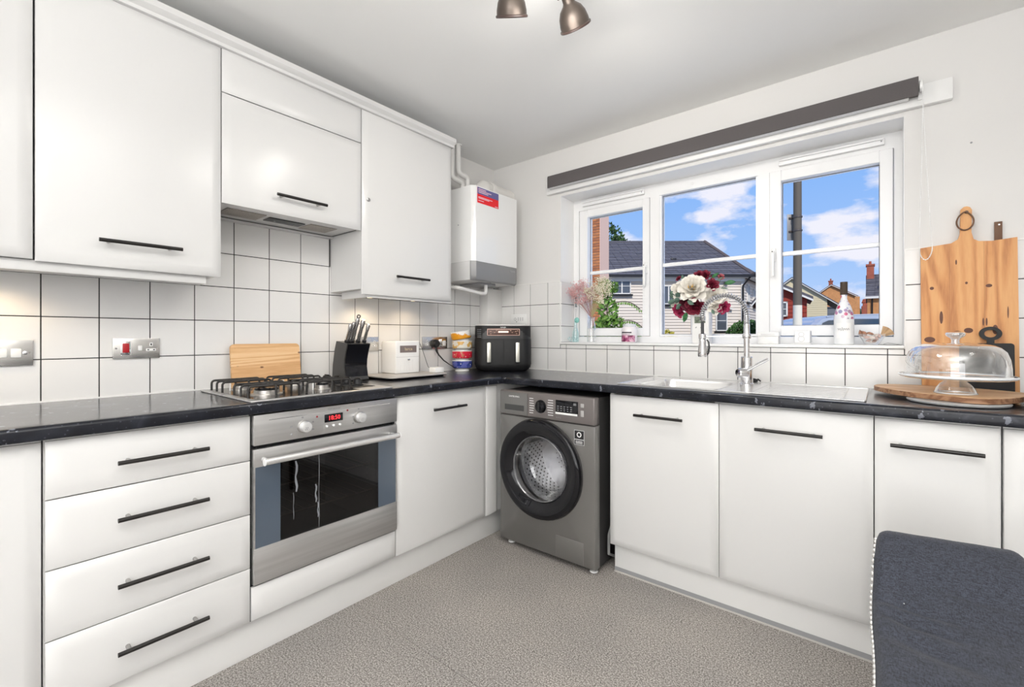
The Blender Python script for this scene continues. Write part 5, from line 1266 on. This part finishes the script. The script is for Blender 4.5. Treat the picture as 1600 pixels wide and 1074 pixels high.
def seat(u, v):
    y, z = pr(u); x0, x1 = xl(y), xr(y)
    e = min(v, 1 - v); rd_ = math.sqrt(max(0, 1 - (1 - min(1, e / .10)) ** 2)); 
    y0, z0 = pr(max(0, u - .01)); y1, z1 = pr(min(1, u + .01)); tx_, tz_ = y1 - y0, z1 - z0; l_ = math.hypot(tx_, tz_) or 1
    ny, nz = tz_ / l_, -tx_ / l_
    if nz < 0 and u > .1: ny, nz = -ny, -nz
    if u <= .1 and ny < 0: ny, nz = -ny, -nz
    th = .026 * rd_
    w = 0
    if u > .3:
        for (uc, k, a, vc, vs) in ((.50, 60, .0035, .25, .22), (.545, 55, .0045, .27, .2), (.60, 50, .0035, .3, .25), (.42, 45, .0020, .6, .3), (.68, 40, .0025, .45, .3), (.75, 40, .002, .7, .25)):
            uu = u - uc - .06 * (v - vc); w += 3.6 * a * math.exp(-(uu * k * 1.9) ** 2 * .5) * math.exp(-((v - vc) / vs) ** 2)
    th -= w * rd_
    th += .0016 * math.sin(v * 23 + u * 7) * math.sin(u * 31) * rd_ * min(1, u / .4) ** 2
    x = x0 + (x1 - x0) * (v + .0)
    return (x, y + ny * th + skew(v) , z + nz * th)
MB().quads(seat, 300, 50).build('seat_pad', M_fab, chh, ang=180)
def under(u, v):
    y, z = pr(u); x0, x1 = xl(y), xr(y); return (x0 + (x1 - x0) * v, y + skew(v), z)
inner = []
m = MB()
for side in (0, 1):
    def f(u, v, side=side):
        y, z = pr(u); x = xl(y) if side == 0 else xr(y)
        yy, zz = (y, z)
        cy_, cz_ = max(-1.69, min(-.93, y)), .40 + .0 * u
        tt = v; return (x, yy * (1 - tt) + cy_ * tt + skew(side), zz * (1 - tt) + cz_ * tt)
    m.quads(f, 60, 2)
m.box(2.27, 2.57, -1.68, -.925, .385, .400)
m.build('seat_frame', mat('frame_fabric', (.030, .032, .042), .9), chh)
sm = MB().lathe([(.0058, 0), (.0055, .0020), (.0036, .0040), (.0005, .0048)], (0, 0, 0), (-1, 0, 0), 10).mesh('stud', mat('stud_silver', (.86, .85, .82), .25, .6))
sr = MB().lathe([(.0058, 0), (.0055, .0020), (.0036, .0040), (.0005, .0048)], (0, 0, 0), (1, 0, 0), 10).mesh('stud', MATS['stud_silver'])
wl = world_loc(chh)
for side, me in ((0, sm), (1, sr)):
    acc = 0; prev = None; last = -1; step = .0172; cnt = 0
    for k in range(3001):
        u = .08 + .90 * k / 3000; y, z = pr(u); p = Vector((xl(y) - .001 if side == 0 else xr(y) + .001, y + skew(side), z))
        if prev is not None: acc += (p - prev).length
        prev = p
        if last < 0 or acc - last >= step:
            last = acc; inst(me, 'stud', chh, p + Vector((0, 0, -.002)) - wl); cnt += 1
for x, y in ((2.30, -.97), (2.54, -.95), (2.30, -1.64), (2.56, -1.62)):
    MB().lathe([(.013, 0), (.022, .385)], (x, y, 0), (0, 0, 1), 4).build('leg', mat('dark_wood_leg', (.05, .03, .02), .4), chh)

# ================================================================== outside
GZ = -.20
gr = struct(MB(fX).box(-60, 70, 8.4, 140, GZ - .2, GZ).build('ground', mat('tarmac', (.16, .16, .16), .9)))
# --- weatherboarded house
M_wb = mat('weatherboard', (.74, .66, .57), .7); M_cwht = mat('outside_white', (.78, .76, .72), .5); M_slate = mat('slate', (.095, .090, .105), .7, noise=(9, .22, 5))
M_slate2 = mat('slate_light', (.125, .118, .132), .7, noise=(9, .2, 5)); M_gut = mat('gutter_black', (.012, .011, .012), .4); M_dkglass = mat('house_glass', (.09, .10, .12), .06, spec=1)
ZE = 4.03
hA = thing('weatherboard_house', 'cream weatherboarded house with a dark slate hipped roof across the street', 'house', fX(6, 25, GZ))
c0 = (0.3, 22.0); c1 = (10.93, 22.0); c2 = (17.4, 30.0)
MB(fX).prism([(c0[0], 22.06, GZ), (10.9, 22.06, GZ), (17.3, 30, GZ), (12, 34, GZ), (0.3, 34, GZ)], (0, 0, ZE - GZ)).build('wall', M_wb, hA)
bh = .145
nb = int((ZE - GZ - .1) / bh)
sdv = Vector((c2[0] - c1[0], c2[1] - c1[1])).normalized(); sn = Vector((sdv.y, -sdv.x))
for k in range(nb):
    z0 = GZ + k * bh
    if z0 + bh < 1.0: continue
    MB(fX).prism([(c0[0], 22.06, z0 + bh), (c0[0], 22.035, z0 + bh), (c0[0], 22.0, z0), (c0[0], 22.06, z0)], (c1[0] - c0[0] - .1, 0, 0)).build('weatherboard', M_wb, hA)
    def q(off, zz): return (c1[0] + sn.x * off, c1[1] + sn.y * off, zz)
    L_ = Vector((c2[0] - c1[0], c2[1] - c1[1], 0))
    MB(fX).prism([q(-.03, z0 + bh), q(.005, z0 + bh), q(.035, z0), q(-.03, z0)], L_).build('weatherboard', M_wb, hA)
MB(fX).box(10.80, 10.95, 21.97, 22.08, GZ, ZE).box(c0[0], 10.95, 21.9, 22.06, ZE - .22, ZE - .05).build('corner_trim', M_cwht, hA)
# eaves, fascia, gutter
MB(fX).box(c0[0] - .3, 11.2, 21.72, 22.06, ZE - .05, ZE, 0).build('soffit', M_cwht, hA)
MB(fX).box(c0[0] - .3, 11.22, 21.62, 21.72, ZE - .03, ZE + .09).build('gutter', M_gut, hA)
e1_ = Vector((11.22, 21.66)); 
MB(fX).prism([(11.22, 21.62, ZE - .03), (11.30, 21.56, ZE - .03), (11.30, 21.56, ZE + .09), (11.22, 21.62, ZE + .09)], (6.5, 8.0, 0)).build('gutter', M_gut, hA)
MB(fX).prism([(11.0, 21.9, ZE - .06), (11.26, 21.62, ZE - .06), (11.26, 21.62, ZE - .0), (11.0, 21.9, ZE - .0)], (6.5, 8.0, 0)).build('soffit', M_cwht, hA)
MB(fX).tube([(11.1, 21.66, ZE - .02), (11.0, 21.75, ZE - .18), (10.86, 21.90, ZE - .42), (10.86, 21.92, GZ)], .045, 8).build('downpipe', M_gut, hA)
# roof planes as slate courses
ZT = 6.60
rid0, rid1, rid2 = Vector((c0[0] - .3, 26.2, ZT)), Vector((10.75, 26.2, ZT)), Vector((14.6, 31.0, ZT - .25))
ev0, ev1, ev2 = Vector((c0[0] - .3, 21.68, ZE + .06)), Vector((11.22, 21.68, ZE + .06)), Vector((17.75, 29.7, ZE + .06))
def roof(parent, a0, a1, b0, b1, n, m, T=fX, thick=.045, w=.42, nm='slate_course', jit=True):
    """eave a0-a1, ridge b0-b1"""
    base = MB(T); base.loft([[a0, a1], [b0, b1]], False)
    base.prism([a0, a1, b1, b0], (0, 0, -.06)); base.build('roof_deck', M_slate, parent)
    nrm = (a1 - a0).cross(b0 - a0).normalized()
    if nrm.z < 0: nrm = -nrm
    rnd = random.Random(n)
    for k in range(n):
        t0, t1 = k / n, (k + 1.35) / n
        if t1 > 1: t1 = 1
        p0, p1 = a0.lerp(b0, t0), a1.lerp(b1, t0); q0, q1 = a0.lerp(b0, t1), a1.lerp(b1, t1)
        mm = MB(T); cnt = max(1, int((p1 - p0).length / w))
        for j in range(cnt):
            f0, f1 = j / cnt, (j + .965) / cnt; h0 = thick + rnd.uniform(-.010, .010)
            A, B, C_, D = p0.lerp(p1, f0), p0.lerp(p1, f1), q0.lerp(q1, f1), q0.lerp(q1, f0)
            mm._add([tuple(A + nrm * h0), tuple(B + nrm * h0), tuple(C_ + nrm * .012), tuple(D + nrm * .012), tuple(A), tuple(B)], [(0, 1, 2, 3), (0, 4, 5, 1), (1, 5, 2), (0, 3, 4)])
        stuff(mm.build(nm, m if k % 2 else M_slate2, parent))
roof(hA, ev0, ev1, rid0, rid1, 19, M_slate)
roof(hA, ev1, ev2, rid1, rid2, 19, M_slate)
MB(fX).loft([[ev2, Vector((12, 36, ZE))], [rid2, rid2 + Vector((-.5, 1, 0))]], False).loft([[rid0, rid1, rid2], [Vector((c0[0] - .3, 31, ZE)), Vector((9, 32, ZE)), Vector((12, 36, ZE))]], False).build('roof_back', M_slate, hA)
MB(fX).tube([ev1 + Vector((0, 0, .05)), rid1 + Vector((0, 0, .05))], .09, 6).build('hip_tiles', mat('hip_brown', (.13, .10, .09), .8), hA)
MB(fX).tube([rid0, rid1, rid2], .09, 6).build('ridge_tiles', M_slate, hA)
for a, zz in ((3.9, 5.35), (7.9, 5.1), (9.1, 4.85)):
    tt = (zz - ZE) / (ZT - ZE); MB(fX).box(a, a + .28, 21.6 + 4.5 * tt, 21.9 + 4.5 * tt, zz - .02, zz + .12, .02).build('roof_vent', M_gut, hA)
def hwin(parent, T, a0, a1, d, z0, z1, panes=(2, 2), sill=True, name='window'):
    w = MB(T); t = .05
    for b in ((a0, a1, z0, z0 + t), (a0, a1, z1 - t, z1), (a0, a0 + t, z0, z1), (a1 - t, a1, z0, z1)): w.box(b[0], b[1], d - .06, d + .03, b[2], b[3])
    for i in range(1, panes[0]): x = a0 + (a1 - a0) * i / panes[0]; w.box(x - .03, x + .03, d - .05, d + .02, z0, z1)
    for i in range(1, panes[1]): z = z0 + (z1 - z0) * i / panes[1]; w.box(a0, a1, d - .045, d + .02, z - .012, z + .012)
    o = w.build(name, M_cwht, parent)
    MB(T).box(a0 + t, a1 - t, d - .02, d - .01, z0 + t, z1 - t).build('pane', M_dkglass, o)
    if sill: MB(T).box(a0 - .08, a1 + .08, d - .12, d - .02, z0 - .09, z0 - .01).build('window_sill', M_gut, o)
    return o
hwin(hA, fX, 4.55, 5.42, 21.99, 3.20, 3.97, (2, 2))
hwin(hA, fX, 6.92, 7.60, 21.99, 2.70, 3.62, (2, 1))
hwin(hA, fX, 9.56, 10.12, 21.99, 1.40, 2.40, (1, 2))
MB(fX).box(8.35, 9.30, 21.93, 22.0, GZ, 2.40).box(9.30, 10.35, 21.85, 22.0, 2.44, 2.50).build('door_surround', M_cwht, hA)
MB(fX).box(9.5, 10.2, 21.9, 21.98, GZ, 1.3).build('panel', M_wb, hA)
def fS(a, d, z): p = c1; return fX(p[0] + sdv.x * a + sn.x * -d, p[1] + sdv.y * a + sn.y * -d, z)
hwin(hA, fS, .55, 1.00, -.02, 2.85, 3.72, (2, 1)); hwin(hA, fS, 1.90, 2.35, -.02, 2.70, 3.60, (2, 1)); hwin(hA, fS, .5, 1.0, -.02, 1.45, 2.1, (2, 1), False)
MB(fX).ball((10.05, 21.93, 3.72), .10, (1, .7, .7)).build('wall_lamp', M_gut, hA)
# small far roof seen past the house
fr_ = thing('far_roof', 'distant white verged slate roof right of the weatherboard house', 'house', fX(24, 50, GZ))
MB(fX).prism([(25.0, 50, GZ), (26.9, 50, GZ), (26.9, 50, 8.0), (26.2, 50, 8.0), (25.0, 50, 7.0)], (0, 6, 0)).build('wall', M_cwht, fr_)
MB(fX).prism([(24.7, 49.8, 6.75), (24.7, 49.8, 7.0), (26.2, 49.8, 8.3), (27.0, 49.8, 8.3), (27.0, 49.8, 8.0), (26.3, 49.8, 8.0)], (0, 6.4, 0)).build('roof', M_slate, fr_)

# --- brick house corner at left
M_brk = mat('orange_brick', (.52, .20, .075), .85, noise=(6, .25)); M_brk2 = mat('orange_brick_dark', (.42, .15, .06), .85, noise=(6, .25)); M_mort = mat('mortar', (.55, .42, .32), .9)
hb1 = thing('brick_wing', 'orange brick house corner with a pink rendered return outside the left pane', 'house', (-4.5, 8.3, GZ))
MB().box(-8.0, -3.571, 8.182, 8.65, GZ, 5.6).build('mortar_wall', M_mort, hb1)
MB().box(-3.571, -3.555, 8.165, 8.65, GZ, 5.6).build('render_side', mat('pink_render', (.78, .53, .42), .8), hb1)
brm = [MB().box(0, .215, 0, .02, 0, .063, .003, 1).mesh('brick', m_) for m_ in (M_brk, M_brk2)]
brh = [MB().box(0, .100, 0, .02, 0, .063, .003, 1).mesh('brick', m_) for m_ in (M_brk, M_brk2)]
rnd = random.Random(2); wl = world_loc(hb1)
r0 = int((.95 - GZ) / .075)
for r in range(r0, int((5.5 - GZ) / .075)):
    z = GZ + r * .075; xx = -3.572
    seq = [.215, .215, .215, .215] if r % 2 == 0 else [.100, .215, .215, .215]
    for w in seq:
        xx -= w; inst((brm if w > .15 else brh)[rnd.random() < .35], 'brick', hb1, Vector((xx, 8.165 + rnd.uniform(-.003, .003), z)) - wl); xx -= .010

# --- right hand street
def gable(T, a0, a1, d0, d1, ze, za, ap=None, over=.25, parent=None, wallm=None, roofm=None, nm='wall'):
    ap = ap if ap is not None else (a0 + a1) / 2
    MB(T).prism([(a0, d0, GZ), (a1, d0, GZ), (a1, d0, ze), (ap, d0, za), (a0, d0, ze)], (0, d1 - d0, 0)).build(nm, wallm, parent)
    sl1 = (za - ze) / (ap - a0); sl2 = (za - ze) / (a1 - ap); t = .10
    for (e, s) in ((a0 - over, -1), (a1 + over, 1)):
        zz = ze - over * (sl1 if s < 0 else sl2)
        MB(T).prism([(e, d0 - .2, zz), (ap, d0 - .2, za), (ap, d0 - .2, za + t), (e, d0 - .2, zz + t)], (0, d1 - d0 + .4, 0)).build('roof_slope', roofm, parent)
        MB(T).prism([(e, d0 - .24, zz - .07), (ap, d0 - .24, za - .07), (ap, d0 - .24, za), (e, d0 - .24, zz)], (0, .04, 0)).build('verge_board', M_cwht, parent)
M_redw = mat('red_board', (.30, .035, .018), .7); M_yel = mat('cream_board', (.72, .63, .42), .7); M_orb = mat('far_orange_brick', (.60, .28, .11), .85, noise=(4, .12))
M_rdb = mat('far_red_brick', (.36, .10, .06), .85, noise=(4, .15)); M_doorgrey = mat('garage_grey', (.16, .17, .19), .6)
def fH(a0, d0, deg):
    c, q = math.cos(math.radians(deg)), math.sin(math.radians(deg))
    return lambda a, d, z: fX(a0 + a * c + d * q, d0 - a * q + d * c, z)
T1 = fH(8.92, 16.6, 31)
h1_ = thing('red_house', 'small dark red boarded gable house behind the lamp post', 'house', T1(.5, 0, GZ))
gable(T1, -.15, 1.40, 0, 2.6, 2.52, 3.10, .30, .18, h1_, M_redw, M_slate)
for k in range(11): MB(T1).box(-.15, 1.40, -.025, 0, 1.0 + k * .14, 1.125 + k * .14).build('board', M_redw, h1_)
hwin(h1_, T1, .62, .82, -.05, 1.85, 2.38, (1, 2), False)
MB(T1).box(1.1, 1.14, -.08, -.03, GZ, 2.55).build('downpipe', M_gut, h1_)
T2 = fH(20.9, 39.5, 33)
h2_ = thing('cream_gable_house', 'cream boarded house with a steep dark gable roof, right of the lamp post', 'house', T2(2.5, 0, GZ))
gable(T2, .2, 5.0, 0, 7, 4.25, 6.05, 2.55, .8, h2_, M_yel, M_slate)
for k in range(18): MB(T2).box(.2, 5.0, -.025, 0, 1.2 + k * .18, 1.365 + k * .18).build('board', M_yel, h2_)
h3_ = thing('orange_brick_house', 'orange brick gable house with a small chimney in the distance', 'house', fX(35.9, 52, GZ))
T3 = fH(34.2, 53, 35)
gable(T3, .3, 4.2, 0, 6, 5.75, 7.05, 2.0, .3, h3_, M_orb, mat('brown_roof', (.16, .10, .08), .8))
MB(T3).box(1.75, 2.15, .5, 1.0, 6.4, 7.55).box(1.70, 2.20, .45, 1.05, 7.5, 7.6).build('chimney', M_rdb, h3_)
MB(T3).lathe([(.09, 0), (.07, .25)], (1.95, .75, 7.6), (0, 0, 1), 8).build('chimney_pot', M_rdb, h3_)
T3b = fH(30.4, 47, 34)
h3b = thing('grey_garage', 'grey garage front below the distant orange brick house', 'garage', T3b(.8, 0, GZ))
MB(T3b).box(.3, 2.6, 0, 2.5, GZ, 4.05).build('wall', M_doorgrey, h3b)
MB(T3b).box(.2, 2.7, -.1, 2.5, 4.05, 4.17).build('coping', M_slate, h3b)
for k in range(7): MB(T3b).box(.4, 2.5, -.03, 0, .8 + k * .44, 1.2 + k * .44).build('door_panel', M_doorgrey, h3b)
T4 = fH(33.4, 45, 36)
h4_ = thing('far_red_wall', 'low dark red brick building between the far houses', 'building', T4(1, 0, GZ))
MB(T4).box(.6, 3.2, 0, 2, GZ, 4.15).build('wall', M_rdb, h4_)
MB(T4).box(.7, 1.5, .4, 1.6, 4.15, 4.6).prism([(.6, .35, 4.5), (1.6, .35, 4.5), (1.5, .35, 4.85), (.7, .35, 4.85)], (0, 1.3, 0)).build('upper_storey', M_rdb, h4_)
MB(T4).box(.05, .45, 0, .5, 2.0, 5.1).build('chimney', M_orb, h4_)
T5 = fH(19.95, 26.0, 37.5)
h5_ = thing('mansard_house', 'orange house with a tall slate roof and chimney at the right of the view', 'house', T5(3, 0, GZ))
MB(T5).box(.08, 8, 0, 6, GZ, 3.32).build('wall', M_orb, h5_)
roof(h5_, Vector((0, -.12, 3.40)), Vector((8, -.12, 3.40)), Vector((.05, 1.2, 4.80)), Vector((8, 1.2, 4.80)), 12, M_slate, T=T5)
MB(T5).prism([(.02, -.10, 3.40), (.02, 1.2, 4.78), (.02, 4.8, 4.78), (.02, 6.1, 3.40)], (7.98, 0, 0)).build('roof_body', M_slate, h5_)
MB(T5).box(-.05, 8, -.22, -.02, 3.30, 3.42).build('fascia', M_cwht, h5_)
MB(T5).box(.05, .40, .9, 1.5, 4.3, 5.35).box(.01, .44, .86, 1.54, 5.30, 5.40).build('chimney', M_rdb, h5_)
MB(T5).lathe([(.07, 0), (.06, .20)], (.22, 1.2, 5.40), (0, 0, 1), 8).build('chimney_pot', M_rdb, h5_)
dm_ = MB(T5).box(.78, 1.55, -.06, 1.1, 3.56, 4.38).build('dormer', M_cwht, h5_)
hwin(h5_, T5, .82, 1.51, -.07, 3.60, 4.30, (2, 2), False)
hwin(h5_, T5, .74, 1.35, -.02, 2.60, 3.06, (2, 1), False)
MB(T5).tube([(.30, -.06, 3.3), (.30, -.06, GZ)], .04, 6).build('downpipe', M_gut, h5_)

# --- trees and shrubs
def foliage(name, parent, T, blobs, n, size, m, seed=1):
    rnd = random.Random(seed); b = MB(T)
    tot = sum(r[3] ** 2 for r in blobs)
    for (a, d, z, r, rz) in blobs:
        for k in range(int(n * r * r / tot)):
            u, v = rnd.uniform(0, 2 * pi), rnd.uniform(-1, 1); rr = r * rnd.uniform(.72, 1.04); s = math.sqrt(1 - v * v)
            c = Vector((a + rr * s * math.cos(u), d + rr * s * math.sin(u), z + rr * v * rz / r))
            if c.z < GZ: continue
            q = Vector((rnd.gauss(0, 1), rnd.gauss(0, 1), rnd.gauss(0, 1))).normalized(); w = q.orthogonal().normalized(); L_ = size * rnd.uniform(.6, 1.3)
            x = q.cross(w)
            b._add([tuple(c - w * L_), tuple(c + x * L_ * .45), tuple(c + w * L_), tuple(c - x * L_ * .45 + q * L_ * .1)], [(0, 1, 2, 3)])
    o = b.build(name, m, parent, ang=180); return stuff(o)
M_lf1 = mat('leaf_dark', (.045, .10, .02), .7, noise=(1.5, .5)); M_lf2 = mat('leaf_mid', (.14, .26, .04), .7, noise=(2, .4)); M_lf3 = mat('leaf_hedge', (.05, .13, .025), .7, noise=(2, .4)); M_lfy = mat('leaf_yellow', (.55, .48, .08), .7)
M_brn = mat('bark', (.10, .07, .05), .9)
t1 = thing('tree', 'dark green tree showing above the slate roof beside the brick corner', 'tree', fX(5.2, 35, GZ))
foliage('crown', t1, fX, [(6.1, 34, 8.1, 1.8, 1.7), (4.8, 35, 8.6, 1.9, 1.8), (7.6, 34, 7.5, 1.1, .95), (5.4, 35, 6.4, 2.4, 2.0)], 7000, .16, M_lf1, 3)
MB(fX).tube([(5.2, 35, GZ), (5.3, 35, 3.5), (5.2, 35, 6.5)], [.25, .2, .1], 8).build('trunk', M_brn, t1)
s1_ = thing('butterfly_shrub', 'tall leafy green shrub with arching shoots outside the left pane', 'shrub', fX(1.2, 6.2, GZ))
foliage('foliage', s1_, fX, [(1.25, 6.2, 1.20, .24, .24), (1.05, 6.25, 1.10, .20, .16), (1.46, 6.1, 1.08, .20, .17), (1.22, 6.2, 1.50, .13, .20), (1.17, 6.2, 1.80, .12, .11), (1.28, 6.2, 1.82, .09, .08), (1.0, 6.3, 1.02, .26, .20), (1.2, 6.3, .7, .45, .5)], 5200, .040, M_lf2, 5)
st_ = MB(fX); lf = MB(fX); rnd = random.Random(8)
for (p0, p1, p2) in (((1.22, 6.2, 1.55), (1.45, 6.1, 1.70), (1.62, 6.05, 1.50)), ((1.3, 6.15, 1.3), (1.52, 6.05, 1.44), (1.66, 6.0, 1.22)), ((1.2, 6.2, 1.5), (1.08, 6.2, 1.68), (.98, 6.2, 1.62)), ((1.2, 6.2, 1.4), (1.10, 6.2, 1.56), (.98, 6.2, 1.52)), ((1.2, 6.2, GZ), (1.22, 6.2, 1.0), (1.2, 6.2, 1.88))):
    p0, p1, p2 = Vector(p0), Vector(p1), Vector(p2); pts = [p0 * (1 - t) ** 2 + p1 * 2 * t * (1 - t) + p2 * t * t for t in [k / 12 for k in range(13)]]
    st_.tube(pts, .006, 5)
    for p in pts[3:]:
        for s in (-1, 1):
            L_ = .045; dn = Vector((rnd.uniform(-.2, .2), 0, -1)).normalized(); w = Vector((1, 0, .2)) * .011
            c = p + Vector((s * .010, 0, -.002)); lf._add([tuple(c), tuple(c + dn * L_ * .5 + w), tuple(c + dn * L_), tuple(c + dn * L_ * .5 - w)], [(0, 1, 2, 3)])
st_.build('stem', M_brn, s1_); stuff(lf.build('arching_leaves', M_lf2, s1_, ang=180))
s2_ = thing('round_bush', 'dark green clipped round bush in front of the weatherboard house', 'shrub', fX(10.6, 20.5, GZ))
foliage('foliage', s2_, fX, [(10.35, 20.5, .85, .95, 1.02), (10.0, 20.4, .6, .7, .8), (10.85, 20.5, .7, .75, .85), (10.4, 20.5, .5, .8, .9)], 16000, .075, M_lf3, 6)
MB(fX).tube([(10.4, 20.5, GZ), (10.4, 20.5, .8)], .06, 6).build('stem', M_brn, s2_)
s3_ = thing('yellow_shrub', 'small yellow green shrub at the foot of the middle pane', 'shrub', fX(5.4, 16.5, GZ))
foliage('foliage', s3_, fX, [(5.42, 16.5, 1.05, .30, .32), (5.6, 16.5, .7, .4, .5)], 800, .075, M_lfy, 7)
MB(fX).tube([(5.45, 16.5, GZ), (5.45, 16.5, .9)], .03, 6).build('stem', M_brn, s3_)
s4_ = thing('far_trees', 'row of small distant trees on the horizon between the far houses', 'trees', fX(37, 55, GZ))
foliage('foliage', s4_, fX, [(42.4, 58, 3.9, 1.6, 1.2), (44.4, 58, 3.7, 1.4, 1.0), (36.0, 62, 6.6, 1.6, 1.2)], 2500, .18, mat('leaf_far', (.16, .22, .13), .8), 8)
MB(fX).tube([(42.4, 58, GZ), (42.4, 58, 3)], .15, 6).tube([(44.4, 58, GZ), (44.4, 58, 3)], .15, 6).tube([(36, 62, GZ), (36, 62, 6.0)], .15, 6).build('trunk', M_brn, s4_)
# --- lamp post with sign
lp_ = thing('lamp_post', 'tall grey metal post with a small sign seen from behind', 'post', fX(4.3, 7, GZ))
M_post2 = mat('post_grey', (.11, .09, .068), .7)
MB(fX).cyl((4.315, 7, GZ), (4.315, 7, 1.30), .062, n=24).build('sleeve', mat('pale_band', (.70, .64, .52), .7), lp_)
MB(fX).cyl((4.315, 7, 1.30), (4.315, 7, 1.62), .0618, n=24).build('sleeve_top', mat('pale_band', (.70, .64, .52), .7), lp_)
MB(fX).cyl((4.315, 7, 1.62), (4.315, 7, 6.2), .060, .050, n=24).build('pole', M_post2, lp_)
sg = MB(fX).box(4.200, 4.395, 7.075, 7.085, 2.645, 3.055, .004).build('sign_plate', mat('sign_back', (.30, .29, .28), .5, .4), lp_)
for z in (2.78, 2.99): MB(fX).lathe([(.064, -.012), (.067, -.010), (.067, .010), (.064, .012)], (4.315, 7, z), (0, 0, 1), 20, cap=False).box(4.22, 4.40, 7.060, 7.075, z - .012, z + .012).build('clamp', mat('clamp_dark', (.12, .10, .09), .5, .6), lp_)
# --- car
car = thing('parked_car', 'silver parked car of which only the roof and side windows show', 'car', fX(7.1, 9.5, GZ))
M_carp = mat('car_silver', (.60, .61, .64), .25, .6, coat=.6)
def lp2(lst): return lst
side = [(4.98, .15), (4.95, .55), (5.02, .92), (5.10, 1.10), (5.30, 1.36), (5.45, 1.475), (5.75, 1.535), (6.6, 1.565), (7.6, 1.535), (8.0, 1.42), (8.45, 1.10), (9.30, .95), (9.45, .6), (9.42, .15)]
cz = GZ + .0
m = MB(fX); rings = []
for d, ins in ((8.95, .06), (9.0, .0), (9.15, -.0), (10.5, 0), (10.65, 0), (10.70, .06)):
    ring = []
    for a, z in side:
        top = max(0, (z - .95) / .6); dd = d + (.17 * top if d < 9.5 else -.17 * top)
        ring.append((a + .6 + ins * (1 if a < 7 else -1), dd, z + .03 - ins * .3))
    rings.append(ring)
m.loft(rings, True, True, True).build('body', M_carp, car)
def sidep(a, z, off=-.012):
    top = max(0, (z - .95) / .6); return (a + .6, 8.95 + .17 * top + off, z + .03)
M_cg = mat('car_glass', (.03, .045, .06), .04, spec=1)
for w in ([(5.32, 1.06), (5.50, 1.38), (5.62, 1.43), (6.02, 1.455), (6.02, 1.06)], [(6.12, 1.06), (6.12, 1.46), (6.95, 1.465), (6.95, 1.06)], [(7.03, 1.06), (7.03, 1.46), (7.55, 1.445), (7.85, 1.36), (8.30, 1.08)]):
    MB(fX).loft([[sidep(a, z) for a, z in w], [sidep(a, z, .01) for a, z in w]], True, True, True).build('side_window', M_cg, car)
MB(fX).tube([sidep(5.6, 1.50, -.0), sidep(5.9, 1.535, 0), sidep(6.7, 1.555, 0), sidep(7.5, 1.525, 0)], .014, 6).build('roof_rail', M_carp, car)
for a in (5.85, 8.55):
    wl_ = MB(fX).lathe([(.14, 0), (.26, .0), (.31, .02), (.32, .06), (.32, .20)], (a + .6, 8.93, GZ + .32), (0, 1, 0), 28).build('wheel', M_blackm, car)
    MB(fX).lathe([(.02, .0), (.19, .0), (.20, .01)], (a + .6, 8.925, GZ + .32), (0, 1, 0), 20).build('hub', M_chrome, wl_)
MB(fX).box(8.45, 8.65, 8.78, 8.93, 1.0, 1.12, .02).build('mirror', M_carp, car)
